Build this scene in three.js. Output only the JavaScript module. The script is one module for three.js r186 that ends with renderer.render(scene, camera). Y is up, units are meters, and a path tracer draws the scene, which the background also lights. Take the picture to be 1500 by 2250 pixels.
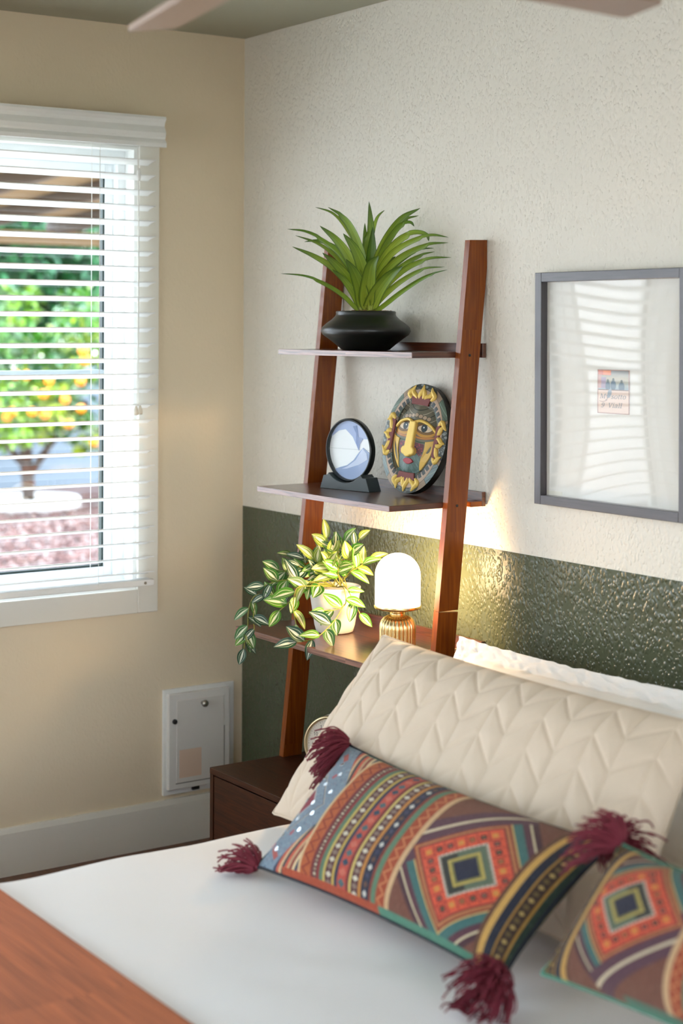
import * as THREE from 'three';
import { RoundedBoxGeometry } from 'three/addons/geometries/RoundedBoxGeometry.js';
import { mergeGeometries, mergeVertices, toCreasedNormals } from 'three/addons/utils/BufferGeometryUtils.js';
import { ImprovedNoise } from 'three/addons/math/ImprovedNoise.js';
import { RectAreaLightUniformsLib } from 'three/addons/lights/RectAreaLightUniformsLib.js';

// ---------------------------------------------------------------- camera, sky, sun, exposure
const scene = new THREE.Scene();
const V = (x, y, z) => new THREE.Vector3(x, y, z);
const FOCAL = 3679, TURN = THREE.MathUtils.degToRad(34.5);
const EYE = V(4.43, 1.55, 2.678);
const FWD = V(-Math.cos(TURN), 0, -Math.sin(TURN)), RIGHT = V(Math.sin(TURN), 0, -Math.cos(TURN));
const camera = new THREE.PerspectiveCamera(THREE.MathUtils.radToDeg(2 * Math.atan(1125 / FOCAL)), 1500 / 2250, 0.05, 200);
camera.position.copy(EYE);
camera.up.copy(V(0, 1, 0).applyAxisAngle(FWD, -0.004));
camera.lookAt(EYE.clone().add(FWD));
camera.setViewOffset(1500, 2250, 0, 405, 1500, 2250);      // vertical lens shift
camera.focus = 4.2;
camera.userData.fStop = 2.6;
scene.add(camera);

RectAreaLightUniformsLib.init();
const renderer = new THREE.WebGLRenderer();
renderer.toneMapping = THREE.LinearToneMapping;
renderer.toneMappingExposure = 2.55;
renderer.shadowMap.enabled = true;

const SUN_DIR = V(0.15, 0.85, 0.35).normalize();
{ // hazy bright day: pale horizon, soft blue zenith, the same all round
  const w = 64, h = 64, d = new Float32Array(w * h * 4);
  for (let y = 0; y < h; y++) for (let x = 0; x < w; x++) {
    const e = Math.max(0, Math.sin(((y + 0.5) / h - 0.5) * Math.PI)), k = Math.pow(e, 0.6), i = (y * w + x) * 4;
    d[i] = 0.93 - 0.4 * k; d[i + 1] = 0.98 - 0.27 * k; d[i + 2] = 1.0 - 0.03 * k; d[i + 3] = 1;
  }
  const t = new THREE.DataTexture(d, w, h, THREE.RGBAFormat, THREE.FloatType); t.mapping = THREE.EquirectangularReflectionMapping; t.magFilter = THREE.LinearFilter; t.needsUpdate = true;
  scene.background = t; scene.backgroundIntensity = 4.0;
}
const sun = new THREE.DirectionalLight(new THREE.Color(1, 0.93, 0.8), 1.7);
sun.name = 'sun'; sun.position.copy(SUN_DIR).multiplyScalar(30).add(V(-5, 0, 0)); sun.target.position.set(-5, 0, 0);
sun.castShadow = true; sun.shadow.radius = 1; sun.shadow.mapSize.set(2048, 2048);
Object.assign(sun.shadow.camera, { left: -18, right: 18, top: 18, bottom: -18, near: 1, far: 80 });
scene.add(sun, sun.target);

// ---------------------------------------------------------------- helpers
let seed = 7;
const rnd = () => { seed = (seed + 0x6d2b79f5) | 0; let t = Math.imul(seed ^ (seed >>> 15), 1 | seed); t = (t + Math.imul(t ^ (t >>> 7), 61 | t)) ^ t; return ((t ^ (t >>> 14)) >>> 0) / 4294967296; };
const rr = (a, b) => a + (b - a) * rnd();
const perlin = new ImprovedNoise();
const clamp = THREE.MathUtils.clamp, smooth = THREE.MathUtils.smoothstep, lerp = THREE.MathUtils.lerp;
const used = {};
function numbered(n) { used[n] = (used[n] ?? -1) + 1; return used[n] ? n + '_' + String(used[n]).padStart(3, '0') : n; }
function tag(o, label, category, group, kind) {
  if (label) o.userData.label = label;
  if (category) o.userData.category = category;
  if (group) o.userData.group = group;
  if (kind) o.userData.kind = kind;
  return o;
}
function thing(name, label, category, pos = [0, 0, 0], turn = 0, group) {
  const o = new THREE.Group(); o.name = numbered(name); o.position.set(...pos); o.rotation.y = turn; scene.add(o);
  return tag(o, label, category, group);
}
function part(name, geo, mat, parent, pos, rot) {
  const m = new THREE.Mesh(Array.isArray(geo) ? mergeGeometries(geo.map((g) => (g.index ? g.toNonIndexed() : g))) : geo, mat);
  m.name = name; m.castShadow = m.receiveShadow = true;
  if (pos) m.position.set(...pos);
  if (rot) m.rotation.set(...rot);
  parent.add(m); return m;
}
function struct(name, geo, mat, parent) {
  const m = part(parent ? name : numbered(name), geo, mat, parent || scene);
  if (!parent) m.userData.kind = 'structure';
  return m;
}
// uv in metres by dominant normal; grain = axis along which v runs
function boxUV(g, grain = 'y', off = [0, 0]) {
  const p = g.attributes.position, n = g.attributes.normal, uv = new Float32Array(p.count * 2);
  for (let i = 0; i < p.count; i++) {
    const P = { x: p.getX(i), y: p.getY(i), z: p.getZ(i) }, a = { x: Math.abs(n.getX(i)), y: Math.abs(n.getY(i)), z: Math.abs(n.getZ(i)) };
    const drop = a.x >= a.y && a.x >= a.z ? 'x' : a.y >= a.z ? 'y' : 'z';
    let ax = ['x', 'y', 'z'].filter((k) => k !== drop), v = ax.includes(grain) ? grain : ax[1], u = ax.find((k) => k !== v);
    uv[2 * i] = P[u] + off[0]; uv[2 * i + 1] = P[v] + off[1];
  }
  g.setAttribute('uv', new THREE.BufferAttribute(uv, 2)); return g;
}
function box(x0, x1, y0, y1, z0, z1, grain = 'y') {
  const g = new THREE.BoxGeometry(x1 - x0, y1 - y0, z1 - z0); g.translate((x0 + x1) / 2, (y0 + y1) / 2, (z0 + z1) / 2); return boxUV(g, grain);
}
function rbox(x0, x1, y0, y1, z0, z1, r = 0.003, grain = 'y', seg = 2) {
  const g = new RoundedBoxGeometry(x1 - x0, y1 - y0, z1 - z0, seg, r); g.translate((x0 + x1) / 2, (y0 + y1) / 2, (z0 + z1) / 2); return boxUV(g, grain, [rr(0, 3), rr(0, 3)]);
}
function tube(pts, r, seg = 24, rad = 8, closed = false) {
  return new THREE.TubeGeometry(new THREE.CatmullRomCurve3(pts.map((p) => (p.isVector3 ? p : V(...p))), closed), seg, r, rad, closed);
}
const lathe = (pts, n = 64) => new THREE.LatheGeometry(pts.map((p) => new THREE.Vector2(p[0], p[1])), n);
function extrude(shape, depth, bevel = 0, seg = 2, curve = 12) {
  return new THREE.ExtrudeGeometry(shape, { depth, bevelEnabled: bevel > 0, bevelSize: bevel, bevelThickness: bevel, bevelSegments: seg, curveSegments: curve });
}
function poly(pts) { const s = new THREE.Shape(); pts.forEach((p, i) => (i ? s.lineTo(...p) : s.moveTo(...p))); s.closePath(); return s; }
const col = (h) => new THREE.Color(h);
function std(color, rough = 0.6, more = {}) { return new THREE.MeshPhysicalMaterial({ color: col(color), roughness: rough, ...more }); }
function dataTex(w, h, f, srgb, repeat) {
  const d = new Uint8Array(w * h * 4), o = [0, 0, 0];
  for (let y = 0; y < h; y++) for (let x = 0; x < w; x++) { f(x / w, y / h, o, x, y); const i = (y * w + x) * 4; d[i] = clamp(o[0], 0, 255); d[i + 1] = clamp(o[1], 0, 255); d[i + 2] = clamp(o[2], 0, 255); d[i + 3] = 255; }
  return texSetup(new THREE.DataTexture(d, w, h), srgb, repeat);
}
function texSetup(t, srgb, repeat) {
  t.wrapS = t.wrapT = repeat ? THREE.RepeatWrapping : THREE.ClampToEdgeWrapping; t.magFilter = THREE.LinearFilter;
  if (repeat) t.repeat.set(repeat[0], repeat[1]);
  if (srgb) t.colorSpace = THREE.SRGBColorSpace;
  t.needsUpdate = true; return t;
}
function canvasTex(w, h, draw, srgb = true, repeat) {
  const c = document.createElement('canvas'); c.width = w; c.height = h; draw(c.getContext('2d'), w, h); return texSetup(new THREE.CanvasTexture(c), srgb, repeat);
}
// periodic value noise on a lattice
function lattice(n, s) { const a = new Float32Array(n * n); const keep = seed; seed = s; for (let i = 0; i < a.length; i++) a[i] = rnd(); seed = keep; return (x, y) => {
  const X = Math.floor(x), Y = Math.floor(y), fx = x - X, fy = y - Y, sx = fx * fx * (3 - 2 * fx), sy = fy * fy * (3 - 2 * fy), w = (k) => ((k % n) + n) % n;
  return lerp(lerp(a[w(Y) * n + w(X)], a[w(Y) * n + w(X + 1)], sx), lerp(a[w(Y + 1) * n + w(X)], a[w(Y + 1) * n + w(X + 1)], sx), sy); }; }

// ---------------------------------------------------------------- materials
// knockdown / orange-peel plaster relief, 1.5 m tile
const PLASTER_N = 2048, plasterH = (() => {
  const N = PLASTER_N, h = new Float32Array(N * N), keep = seed; seed = 99;
  for (let k = 0; k < 26000; k++) {
    const cx = rnd() * N, cy = rnd() * N, rx = rr(2.2, 6.2), ry = rx * rr(1.0, 2.2), a = rr(-0.5, 0.5), A = rr(0.3, 1), ca = Math.cos(a), sa = Math.sin(a), R = Math.ceil(ry * 1.6);
    for (let y = -R; y <= R; y++) for (let x = -R; x <= R; x++) {
      const u = (x * ca + y * sa) / rx, v = (-x * sa + y * ca) / ry, d = u * u + v * v;
      if (d > 2.5) continue;
      const i = (((cy + y) | 0) + N) % N * N + (((cx + x) | 0) + N) % N, q = A * Math.exp(-d * d * 0.9);
      if (q > h[i]) h[i] = h[i] * 0.3 + q;
    }
  }
  seed = keep; return h;
})();
const low = lattice(24, 5), mid = lattice(256, 6);
const plasterTex = dataTex(PLASTER_N, PLASTER_N, (u, v, o, x, y) => { const q = plasterH[y * PLASTER_N + x] * 150 + low(u * 24, v * 24) * 50 + mid(u * 256, v * 256) * 30; o[0] = o[1] = o[2] = q; }, false, [1 / 1.5, 1 / 1.5]);
const wallPaint = std('#e1dcd0', 0.6, { bumpMap: plasterTex, bumpScale: 0.0022 });
const windowWallPaint = std('#ead9bb', 0.62, { bumpMap: plasterTex, bumpScale: 0.0004 });
const greenPaint = std('#4f5643', 0.2, { bumpMap: plasterTex, bumpScale: 0.0028 });
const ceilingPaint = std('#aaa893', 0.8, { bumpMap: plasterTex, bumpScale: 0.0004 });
const trimPaint = std('#ebe7db', 0.4);
const whitePaint = std('#efefea', 0.35);
const vinyl = std('#f1f4f3', 0.3);
const slatWhite = std('#f4f5f2', 0.4);
const cordWhite = std('#f0efe8', 0.8);
const gasket = std('#20302c', 0.6);
const paneGlass = new THREE.MeshPhysicalMaterial({ color: 0xffffff, transmission: 1, roughness: 0, thickness: 0, ior: 1.5 });
// wood: grain along v, 0.5 m tile along and 0.25 m across
function woodTex(dark, light, contrast = 1, s = 3) {
  const a = lattice(64, s), b = lattice(128, s + 1), c = lattice(16, s + 2), D = col(dark), L = col(light), g = (x) => Math.pow(x, 1 / 2.2) * 255;
  return dataTex(1024, 1024, (u, v, o) => {
    const w = c(u * 16, v * 4) * 2, ring = 0.5 + 0.5 * Math.sin((u * 9 + w + a(u * 8, v * 2) * 1.5) * 6.2832), fibre = b(u * 128, v * 8), pore = a(u * 64, v * 4);
    const t = clamp(0.5 + contrast * ((ring - 0.5) * 0.35 + (fibre - 0.5) * 0.7 + (pore - 0.5) * 0.4), 0, 1);
    o[0] = g(lerp(D.r, L.r, t)); o[1] = g(lerp(D.g, L.g, t)); o[2] = g(lerp(D.b, L.b, t));
  }, true, [4, 2]);
}
const uprightWood = new THREE.MeshPhysicalMaterial({ map: woodTex('#6e2900', '#964c06', 0.7, 11), roughness: 0.5, specularIntensity: 0.25, clearcoat: 0.65, clearcoatRoughness: 0.16 });
const shelfWood = new THREE.MeshPhysicalMaterial({ map: woodTex('#3c1d12', '#6e3a22', 0.9, 21), roughness: 0.3, clearcoat: 0.6, clearcoatRoughness: 0.22 });
const shelfEdge = new THREE.MeshPhysicalMaterial({ map: woodTex('#5a352a', '#9a6a5c', 1.3, 31), roughness: 0.36, clearcoat: 1, clearcoatRoughness: 0.18 });  // paler than the shelf wood: window sheen on the edges put into the colour
const cabinetWood = new THREE.MeshPhysicalMaterial({ map: woodTex('#2a1207', '#4e2610', 0.8, 41), roughness: 0.4, specularIntensity: 0.5 });
const floorWood = new THREE.MeshPhysicalMaterial({ map: woodTex('#4c2413', '#7d4526', 0.9, 51), roughness: 0.32 });
const brass = new THREE.MeshPhysicalMaterial({ color: new THREE.Color(0.78, 0.6, 0.3), metalness: 1, roughness: 0.24 });
const steel = new THREE.MeshPhysicalMaterial({ color: new THREE.Color(0.4, 0.38, 0.33), metalness: 1, roughness: 0.35 });
const black = std('#15181a', 0.45);
const dark = std('#0b0b0c', 0.5);
// woven cloth relief
const weaveTex = dataTex(256, 256, (u, v, o) => { const a = Math.sin(u * 6.2832 * 32), b = Math.sin(v * 6.2832 * 32), q = (((Math.floor(u * 64) + Math.floor(v * 64)) & 1) ? Math.abs(a) : Math.abs(b)); o[0] = o[1] = o[2] = 90 + 150 * q; }, false, [12, 12]);

// ---------------------------------------------------------------- the room
const RX = 5.3, RZ = 4.4, CH = 2.44, T = 0.2;
struct('floor', box(-T, RX + T, -0.15, 0, -T, RZ + T, 'x'), floorWood);
struct('ceiling', box(-T, RX + 0.9, CH, CH + 0.25, -T, RZ + 1.1), ceilingPaint);  // carried past the walls as an added overhang that keeps sun out
const W = { z0: 0.369, z1: 1.93, y0: 0.775, y1: 2.085 };              // window opening
const D3 = { z0: 2.1, z1: 4.3, y0: 0.06, y1: 2.28 };                         // opening for unseen glazed doors added as fill light
struct('wall_left', [box(-T, 0, 0, CH, -T, W.z0), box(-T, 0, 0, CH, W.z1, D3.z0), box(-T, 0, 0, CH, D3.z1, RZ + T), box(-T, 0, 0, D3.y0, D3.z0, D3.z1), box(-T, 0, D3.y1, CH, D3.z0, D3.z1), box(-T, 0, 0, W.y0, W.z0, W.z1), box(-T, 0, W.y1, CH, W.z0, W.z1)], windowWallPaint);
const wallBack = struct('wall_back', [box(0, RX + T, 0, CH, -T, 0)], wallPaint);
struct('green_paint_band', box(0.0015, RX, 0, 1.0, 0, 0.0015), greenPaint, wallBack).userData.label = 'glossy dark green paint band with plaster texture';
const D4 = { z0: 0.9, z1: 3.9, y0: 0.75, y1: 2.0 };
struct('wall_right', [box(RX, RX + T, 0, CH, 0, D4.z0), box(RX, RX + T, 0, CH, D4.z1, RZ + T), box(RX, RX + T, 0, D4.y0, D4.z0, D4.z1), box(RX, RX + T, D4.y1, CH, D4.z0, D4.z1)], wallPaint);
const D2 = { x0: 1.6, x1: 2.7, y0: 0.9, y1: 2.1 };
struct('wall_front', [box(0, D2.x0, 0, CH, RZ, RZ + T), box(D2.x1, RX, 0, CH, RZ, RZ + T), box(D2.x0, D2.x1, 0, D2.y0, RZ, RZ + T), box(D2.x0, D2.x1, D2.y1, CH, RZ, RZ + T)], wallPaint);
const skirtShape = poly([[0, 0], [0.016, 0], [0.016, 0.12], [0.011, 0.135], [0, 0.135]]);
{ const g = boxUV(extrude(skirtShape, RZ), 'z'); struct('baseboard_left', g, trimPaint);
  struct('baseboard_back', box(0.017, RX, 0, 0.135, 0.0015, 0.0165, 'x'), trimPaint); }

// window_1: casing, reveal, two hung units with a post between
{
  const w = new THREE.Group(); w.name = 'window_1'; w.userData.kind = 'structure'; scene.add(w);
  const c = 0.067, x1 = 0.014;
  part('casing', rbox(0.0, x1, W.y0 - c - 0.004, W.y1 + c, W.z0 - c, W.z0, 0.002), trimPaint, w);
  part('casing', rbox(0.0, x1, W.y0 - c - 0.004, W.y1 + c, W.z1, W.z1 + c, 0.002), trimPaint, w);
  part('casing', rbox(0.0, x1 - 0.0005, W.y0 - c - 0.004, W.y0, W.z0, W.z1, 0.002, 'z'), trimPaint, w);
  part('casing', rbox(0.0, x1 - 0.0005, W.y1, W.y1 + c, W.z0, W.z1, 0.002, 'z'), trimPaint, w);
  const r = 0.012;
  part('reveal', [box(-0.06, 0.002, W.y0, W.y1, W.z0, W.z0 + r), box(-0.06, 0.002, W.y0, W.y1, W.z1 - r, W.z1), box(-0.06, 0.002, W.y0, W.y0 + r, W.z0 + r, W.z1 - r, 'z'), box(-0.06, 0.002, W.y1 - r, W.y1, W.z0 + r, W.z1 - r, 'z')], whitePaint, w);
  part('mullion', rbox(-0.16, -0.01, W.y0 + r, W.y1 - r, 1.407, 1.433, 0.003), vinyl, w);
  for (const [a, b] of [[W.z0, 1.407], [1.433, W.z1]]) {
    const f = 0.036, s = 0.026, fa = a > 1 ? 0.006 : f, fb = b < 1.5 ? 0.006 : f, sa = a > 1 ? 0.01 : s, sb = b < 1.5 ? 0.01 : s;
    part('window_frame', [box(-0.16, -0.055, W.y0, W.y1, a, a + fa), box(-0.16, -0.055, W.y0, W.y1, b - fb, b), box(-0.16, -0.055, W.y0, W.y0 + 0.034, a + fa, b - fb, 'z'), box(-0.16, -0.055, W.y1 - 0.05, W.y1, a + fa, b - fb, 'z')], vinyl, w);
    const A = a + fa, B = b - fb, Y0 = W.y0 + 0.034, Y1 = W.y1 - 0.05;
    part('sash', [rbox(-0.115, -0.085, Y0, Y1, A, A + sa, 0.002), rbox(-0.115, -0.085, Y0, Y1, B - sb, B, 0.002), rbox(-0.115, -0.085, Y0, Y0 + s, A + sa, B - sb, 0.002, 'z'), rbox(-0.115, -0.085, Y1 - s, Y1, A + sa, B - sb, 0.002, 'z')], vinyl, w);
    part('meeting_rail', rbox(-0.118, -0.088, 1.4, 1.422, A + sa, B - sb, 0.002, 'z'), std('#b9c4c8', 0.4), w);
    const k = 0.006;
    part('gasket', [box(-0.112, -0.09, Y0 + s, Y1 - s, A + sa, A + sa + k), box(-0.112, -0.09, Y0 + s, Y1 - s, B - sb - k, B - sb), box(-0.112, -0.09, Y0 + s, Y0 + s + k, A + sa + k, B - sb - k)], gasket, w);
    for (const [p, q] of [[Y0 + s + k, 1.4], [1.422, Y1 - s]]) {
      const g = new THREE.PlaneGeometry(B - A - sa - sb - 2 * k, q - p); g.rotateY(Math.PI / 2); g.translate(-0.1, (p + q) / 2, (A + sa + B - sb) / 2);
      part('pane', g, paneGlass, w);
    }
  }
}
// added_window_3: unseen glazed doors added on the window wall to light the room
{
  const w = new THREE.Group(); w.name = 'added_window_3'; w.userData.kind = 'structure'; scene.add(w);
  const n = 2, f = 0.06, x0 = -0.14, x1 = -0.08, wd = (D3.z1 - D3.z0 - f) / n, bars = [box(x0, x1, D3.y0, D3.y0 + f, D3.z0, D3.z1), box(x0, x1, D3.y1 - f, D3.y1, D3.z0, D3.z1)];
  for (let i = 0; i <= n; i++) bars.push(box(x0, x1, D3.y0 + f, D3.y1 - f, D3.z0 + i * wd, D3.z0 + i * wd + f));
  part('window_frame', bars, vinyl, w);
  for (let i = 0; i < n; i++) { const g = new THREE.PlaneGeometry(wd - f, D3.y1 - D3.y0 - 2 * f); g.rotateY(Math.PI / 2); g.translate(-0.11, (D3.y0 + D3.y1) / 2, D3.z0 + i * wd + f + (wd - f) / 2); part('pane', g, paneGlass, w); }
}
// added_window_4: unseen wide window added across the room to brighten the window wall
{
  const w = new THREE.Group(); w.name = 'added_window_4'; w.userData.kind = 'structure'; scene.add(w);
  const n = 3, f = 0.05, x0 = RX + 0.06, x1 = RX + 0.12, wd = (D4.z1 - D4.z0 - f) / n, bars = [box(x0, x1, D4.y0, D4.y0 + f, D4.z0, D4.z1), box(x0, x1, D4.y1 - f, D4.y1, D4.z0, D4.z1)];
  for (let i = 0; i <= n; i++) bars.push(box(x0, x1, D4.y0 + f, D4.y1 - f, D4.z0 + i * wd, D4.z0 + i * wd + f));
  part('window_frame', bars, vinyl, w);
  for (let i = 0; i < n; i++) { const g = new THREE.PlaneGeometry(wd - f, D4.y1 - D4.y0 - 2 * f); g.rotateY(Math.PI / 2); g.translate(RX + 0.09, (D4.y0 + D4.y1) / 2, D4.z0 + i * wd + f + (wd - f) / 2); part('pane', g, paneGlass, w); }
}
// added_window_2: unseen window added behind the camera for daylight fill
{
  const w = new THREE.Group(); w.name = 'added_window_2'; w.userData.kind = 'structure'; scene.add(w);
  const n = 2, f = 0.05, z0 = RZ + 0.05, z1 = RZ + 0.12, wd = (D2.x1 - D2.x0 - f) / n, bars = [box(D2.x0, D2.x1, D2.y0, D2.y0 + f, z0, z1), box(D2.x0, D2.x1, D2.y1 - f, D2.y1, z0, z1)];
  for (let i = 0; i <= n; i++) bars.push(box(D2.x0 + i * wd, D2.x0 + i * wd + f, D2.y0 + f, D2.y1 - f, z0, z1));
  part('window_frame', bars, vinyl, w);
  for (let i = 0; i < n; i++) { const g = new THREE.PlaneGeometry(wd - f, D2.y1 - D2.y0 - 2 * f); g.translate(D2.x0 + i * wd + f + (wd - f) / 2, (D2.y0 + D2.y1) / 2, RZ + 0.085); part('pane', g, paneGlass, w); }
}

// ---------------------------------------------------------------- venetian blind
{
  const b = thing('window_blind', 'white two-inch slat blind with moulded valance over the garden window', 'blind', [0, 0, 0]);
  const z0 = 0.345, z1 = 1.95;
  const prof = poly([[0.03, 2.166], [0.092, 2.166], [0.094, 2.158], [0.086, 2.148], [0.083, 2.138], [0.089, 2.128], [0.093, 2.118], [0.0905, 2.106], [0.087, 2.1], [0.092, 2.094], [0.096, 2.088], [0.0965, 2.076], [0.084, 2.076], [0.078, 2.1], [0.078, 2.15], [0.03, 2.15]]);
  const vg = extrude(prof, z1 - z0 + 0.045, 0); vg.translate(0, 0, z0 - 0.022);
  part('valance', vg, slatWhite, b);
  part('headrail', rbox(0.02, 0.076, 2.092, 2.148, z0 + 0.004, z1 - 0.004, 0.003, 'z'), slatWhite, b);
  // a gently crowned slat, tilted a little, room edge up
  const sh = new THREE.Shape(); const n = 10, hw = 0.025, th = 0.0028, crown = (t) => 0.0022 * (1 - t * t);
  for (let i = 0; i <= n; i++) { const t = -1 + (2 * i) / n; i ? sh.lineTo(t * hw, crown(t) + th / 2) : sh.moveTo(t * hw, crown(t) + th / 2); }
  for (let i = n; i >= 0; i--) { const t = -1 + (2 * i) / n; sh.lineTo(t * hw, crown(t) - th / 2); }
  const sg = toCreasedNormals(extrude(sh, z1 - z0, 0), 0.6);
  for (let i = 0; i < 28; i++) { const y = i < 27 ? 2.033 - 0.0447 * i : 0.827; part('slat', sg, slatWhite, b, [0.047, y, z0], [0, 0, 0.23 + rr(-0.012, 0.012)]); }
  part('bottom_rail', rbox(0.022, 0.072, 0.792, 0.81, z0, z1, 0.003, 'z'), slatWhite, b);
  part('rail_plug', new THREE.CylinderGeometry(0.004, 0.004, 0.002, 16).rotateZ(Math.PI / 2), steel, b, [0.0725, 0.801, z0 + 0.03]);
  for (const z of [0.527, 1.125, 1.723]) for (const x of [0.0205, 0.0735]) part('ladder_cord', new THREE.CylinderGeometry(0.0009, 0.0009, 1.29, 6), cordWhite, b, [x, 1.45, z]);
  part('lift_cord', [tube([[0.08, 2.1, 0.408], [0.08, 1.9, 0.405], [0.08, 1.32, 0.404]], 0.0011, 12, 6), tube([[0.084, 2.1, 0.413], [0.084, 1.9, 0.408], [0.085, 1.32, 0.410]], 0.0011, 12, 6)], cordWhite, b);
  const acorn = lathe([[0, 0.016], [0.0025, 0.0155], [0.004, 0.011], [0.0066, 0.003], [0.0075, -0.006], [0.006, -0.011], [0, -0.012]], 20);
  part('cord_tassel', acorn, std('#e4dfd0', 0.4), b, [0.08, 1.306, 0.3985]); part('cord_tassel', acorn, std('#e4dfd0', 0.4), b, [0.086, 1.305, 0.4145]);
  part('cord_bead', lathe([[0, 0.02], [0.003, 0.019], [0.0055, 0.01], [0.006, -0.005], [0.004, -0.016], [0, -0.017]], 18), slatWhite, b, [0.082, 1.992, 0.4065]);
}

// ---------------------------------------------------------------- access hatch on the window wall
{
  const t = thing('access_hatch', 'small white painted wall hatch with knob beside the corner', 'hatch', [0, 0.148, 0.0355]);
  const L = 0.244, H = 0.317;
  part('surround', [rbox(0, 0.011, 0, H, 0, 0.024, 0.002), rbox(0, 0.011, 0, H, L - 0.026, L, 0.002), rbox(0, 0.0108, 0, 0.02, 0.02, L - 0.022, 0.002), rbox(0, 0.0108, H - 0.02, H, 0.02, L - 0.022, 0.002)], whitePaint, t);
  part('door', rbox(0.002, 0.024, 0.017, H - 0.013, 0.022, L - 0.011, 0.003), std('#e9e6df', 0.4), t);
  part('inset_panel', rbox(0.0, 0.0255, 0.036, H - 0.034, 0.043, L - 0.037, 0.0012), std('#e6e2da', 0.35), t);
  part('groove', [box(0.02, 0.0243, 0.0335, 0.036, 0.041, L - 0.035, 'z'), box(0.02, 0.0243, 0.03, 0.19, 0.0405, 0.043)], std('#6c6557', 0.8), t);
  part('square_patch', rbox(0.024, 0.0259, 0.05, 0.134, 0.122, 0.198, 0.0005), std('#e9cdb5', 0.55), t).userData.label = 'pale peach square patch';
  const knob = lathe([[0, 0.026], [0.006, 0.0255], [0.0098, 0.022], [0.0105, 0.018], [0.008, 0.012], [0.005, 0.008], [0.005, 0.001], [0.009, 0]], 24).rotateZ(-Math.PI / 2);
  part('knob', knob, steel, t, [0.0245, 0.268, 0.12]);
  part('catch_pin', lathe([[0, 0.01], [0.006, 0.0095], [0.0075, 0.007], [0.0075, 0]], 20).rotateZ(-Math.PI / 2), dark, t, [0.023, 0.222, 0.2145]);
  part('latch', rbox(0.012, 0.021, 0.006, 0.016, 0.125, 0.15, 0.002), dark, t);
}

// ---------------------------------------------------------------- ladder shelf
const SH = [{ y: 1.4906, z: 0.2195 }, { y: 1.1185, z: 0.286 }, { y: 0.744, z: 0.352 }];
{
  const t = thing('ladder_shelf', 'brown wooden ladder shelf with three shelves and a drawer box leaning by the corner', 'shelf', [0.528, 0, 0]);
  const Wd = 0.65, k = 0.1025, D = 0.059, xr = Wd, th = 0.0208;
  const zf = (y) => 0.055 + k * (1.7688 - y);
  const side = (ya, yb, top) => { // outline in (z,y): leaning post, its top back corner cut upright against the wall
    const p = [[zf(ya), ya], [zf(yb), yb]];
    if (top) { p.push([0.0015, yb + 0.0015], [0.0015, yb - 0.068]); } else p.push([zf(yb) - D, yb - 0.004]);
    p.push([zf(ya) - D, ya]); return poly(p.map(([z, y]) => [z, y]));
  };
  const post = (sh) => { const g = extrude(sh, th - 0.002, 0.001, 1); g.rotateY(-Math.PI / 2); g.translate(th - 0.001, 0, 0); boxUV(g, 'y', [rr(0, 2), rr(0, 2)]); return toCreasedNormals(g, 0.5); };
  for (const x of [0, xr - th]) {
    part('upright', post(side(0.8535, 1.7688, true)), uprightWood, t, [x, 0, 0]);
    part('lower_upright', post(side(0.369, 0.8505, false)), uprightWood, t, [x, 0, 0]);
  }
  SH.forEach((s, i) => {
    const sg = part('shelf', rbox(th, xr - th, s.y - 0.0145, s.y, 0.003, s.z, 0.0012, 'x', 2), shelfWood, t);
    part('front_edge', rbox(th + 0.0003, xr - th - 0.0003, s.y - 0.0143, s.y - 0.0003, s.z - 0.0005, s.z + 0.0008, 0.0004, 'x', 1), shelfEdge, sg);
    part('back_lip', rbox(th, xr, s.y - 0.0145, s.y + 0.0215, 0.003, 0.0145, 0.001, 'x'), shelfWood, sg);
    if (i === 1) part('back_return', rbox(xr - th, xr - 0.0004, s.y - 0.0142, s.y - 0.001, 0.0145, 0.05, 0.001, 'x'), uprightWood, sg);
    for (const x of [0, xr]) part('bolt', lathe([[0, 0.0014], [0.0035, 0.001], [0.0036, 0], [0.002, -0.004]], 16).rotateZ(x ? -Math.PI / 2 : Math.PI / 2), dark, t, [x, s.y - 0.008, zf(s.y) - D / 2 + 0.002]);
  });
  const Y = 0.369, Z = 0.42;
  const cab = part('cabinet', [rbox(0, Wd, Y - 0.0165, Y, 0.02, Z, 0.0015, 'x'), rbox(0, 0.0165, 0.05, Y - 0.0165, 0.02, Z - 0.001, 0.001), rbox(Wd - 0.0165, Wd, 0.05, Y - 0.0165, 0.02, Z - 0.001, 0.001), rbox(0.0165, Wd - 0.0165, 0.05, 0.066, 0.02, Z - 0.002, 0.001, 'x'), rbox(0.0165, Wd - 0.0165, 0.066, Y - 0.0165, 0.02, 0.03, 0.001, 'x')], cabinetWood, t);
  part('drawer', rbox(0.0185, Wd - 0.0185, 0.069, Y - 0.0215, 0.05, Z - 0.003, 0.0015, 'x'), cabinetWood, cab);
  for (const [x, z] of [[0.03, 0.05], [Wd - 0.03, 0.05], [0.03, Z - 0.04], [Wd - 0.03, Z - 0.04]]) part('foot', new THREE.CylinderGeometry(0.016, 0.012, 0.05, 20), cabinetWood, cab, [x, 0.025, z]);
}

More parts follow.
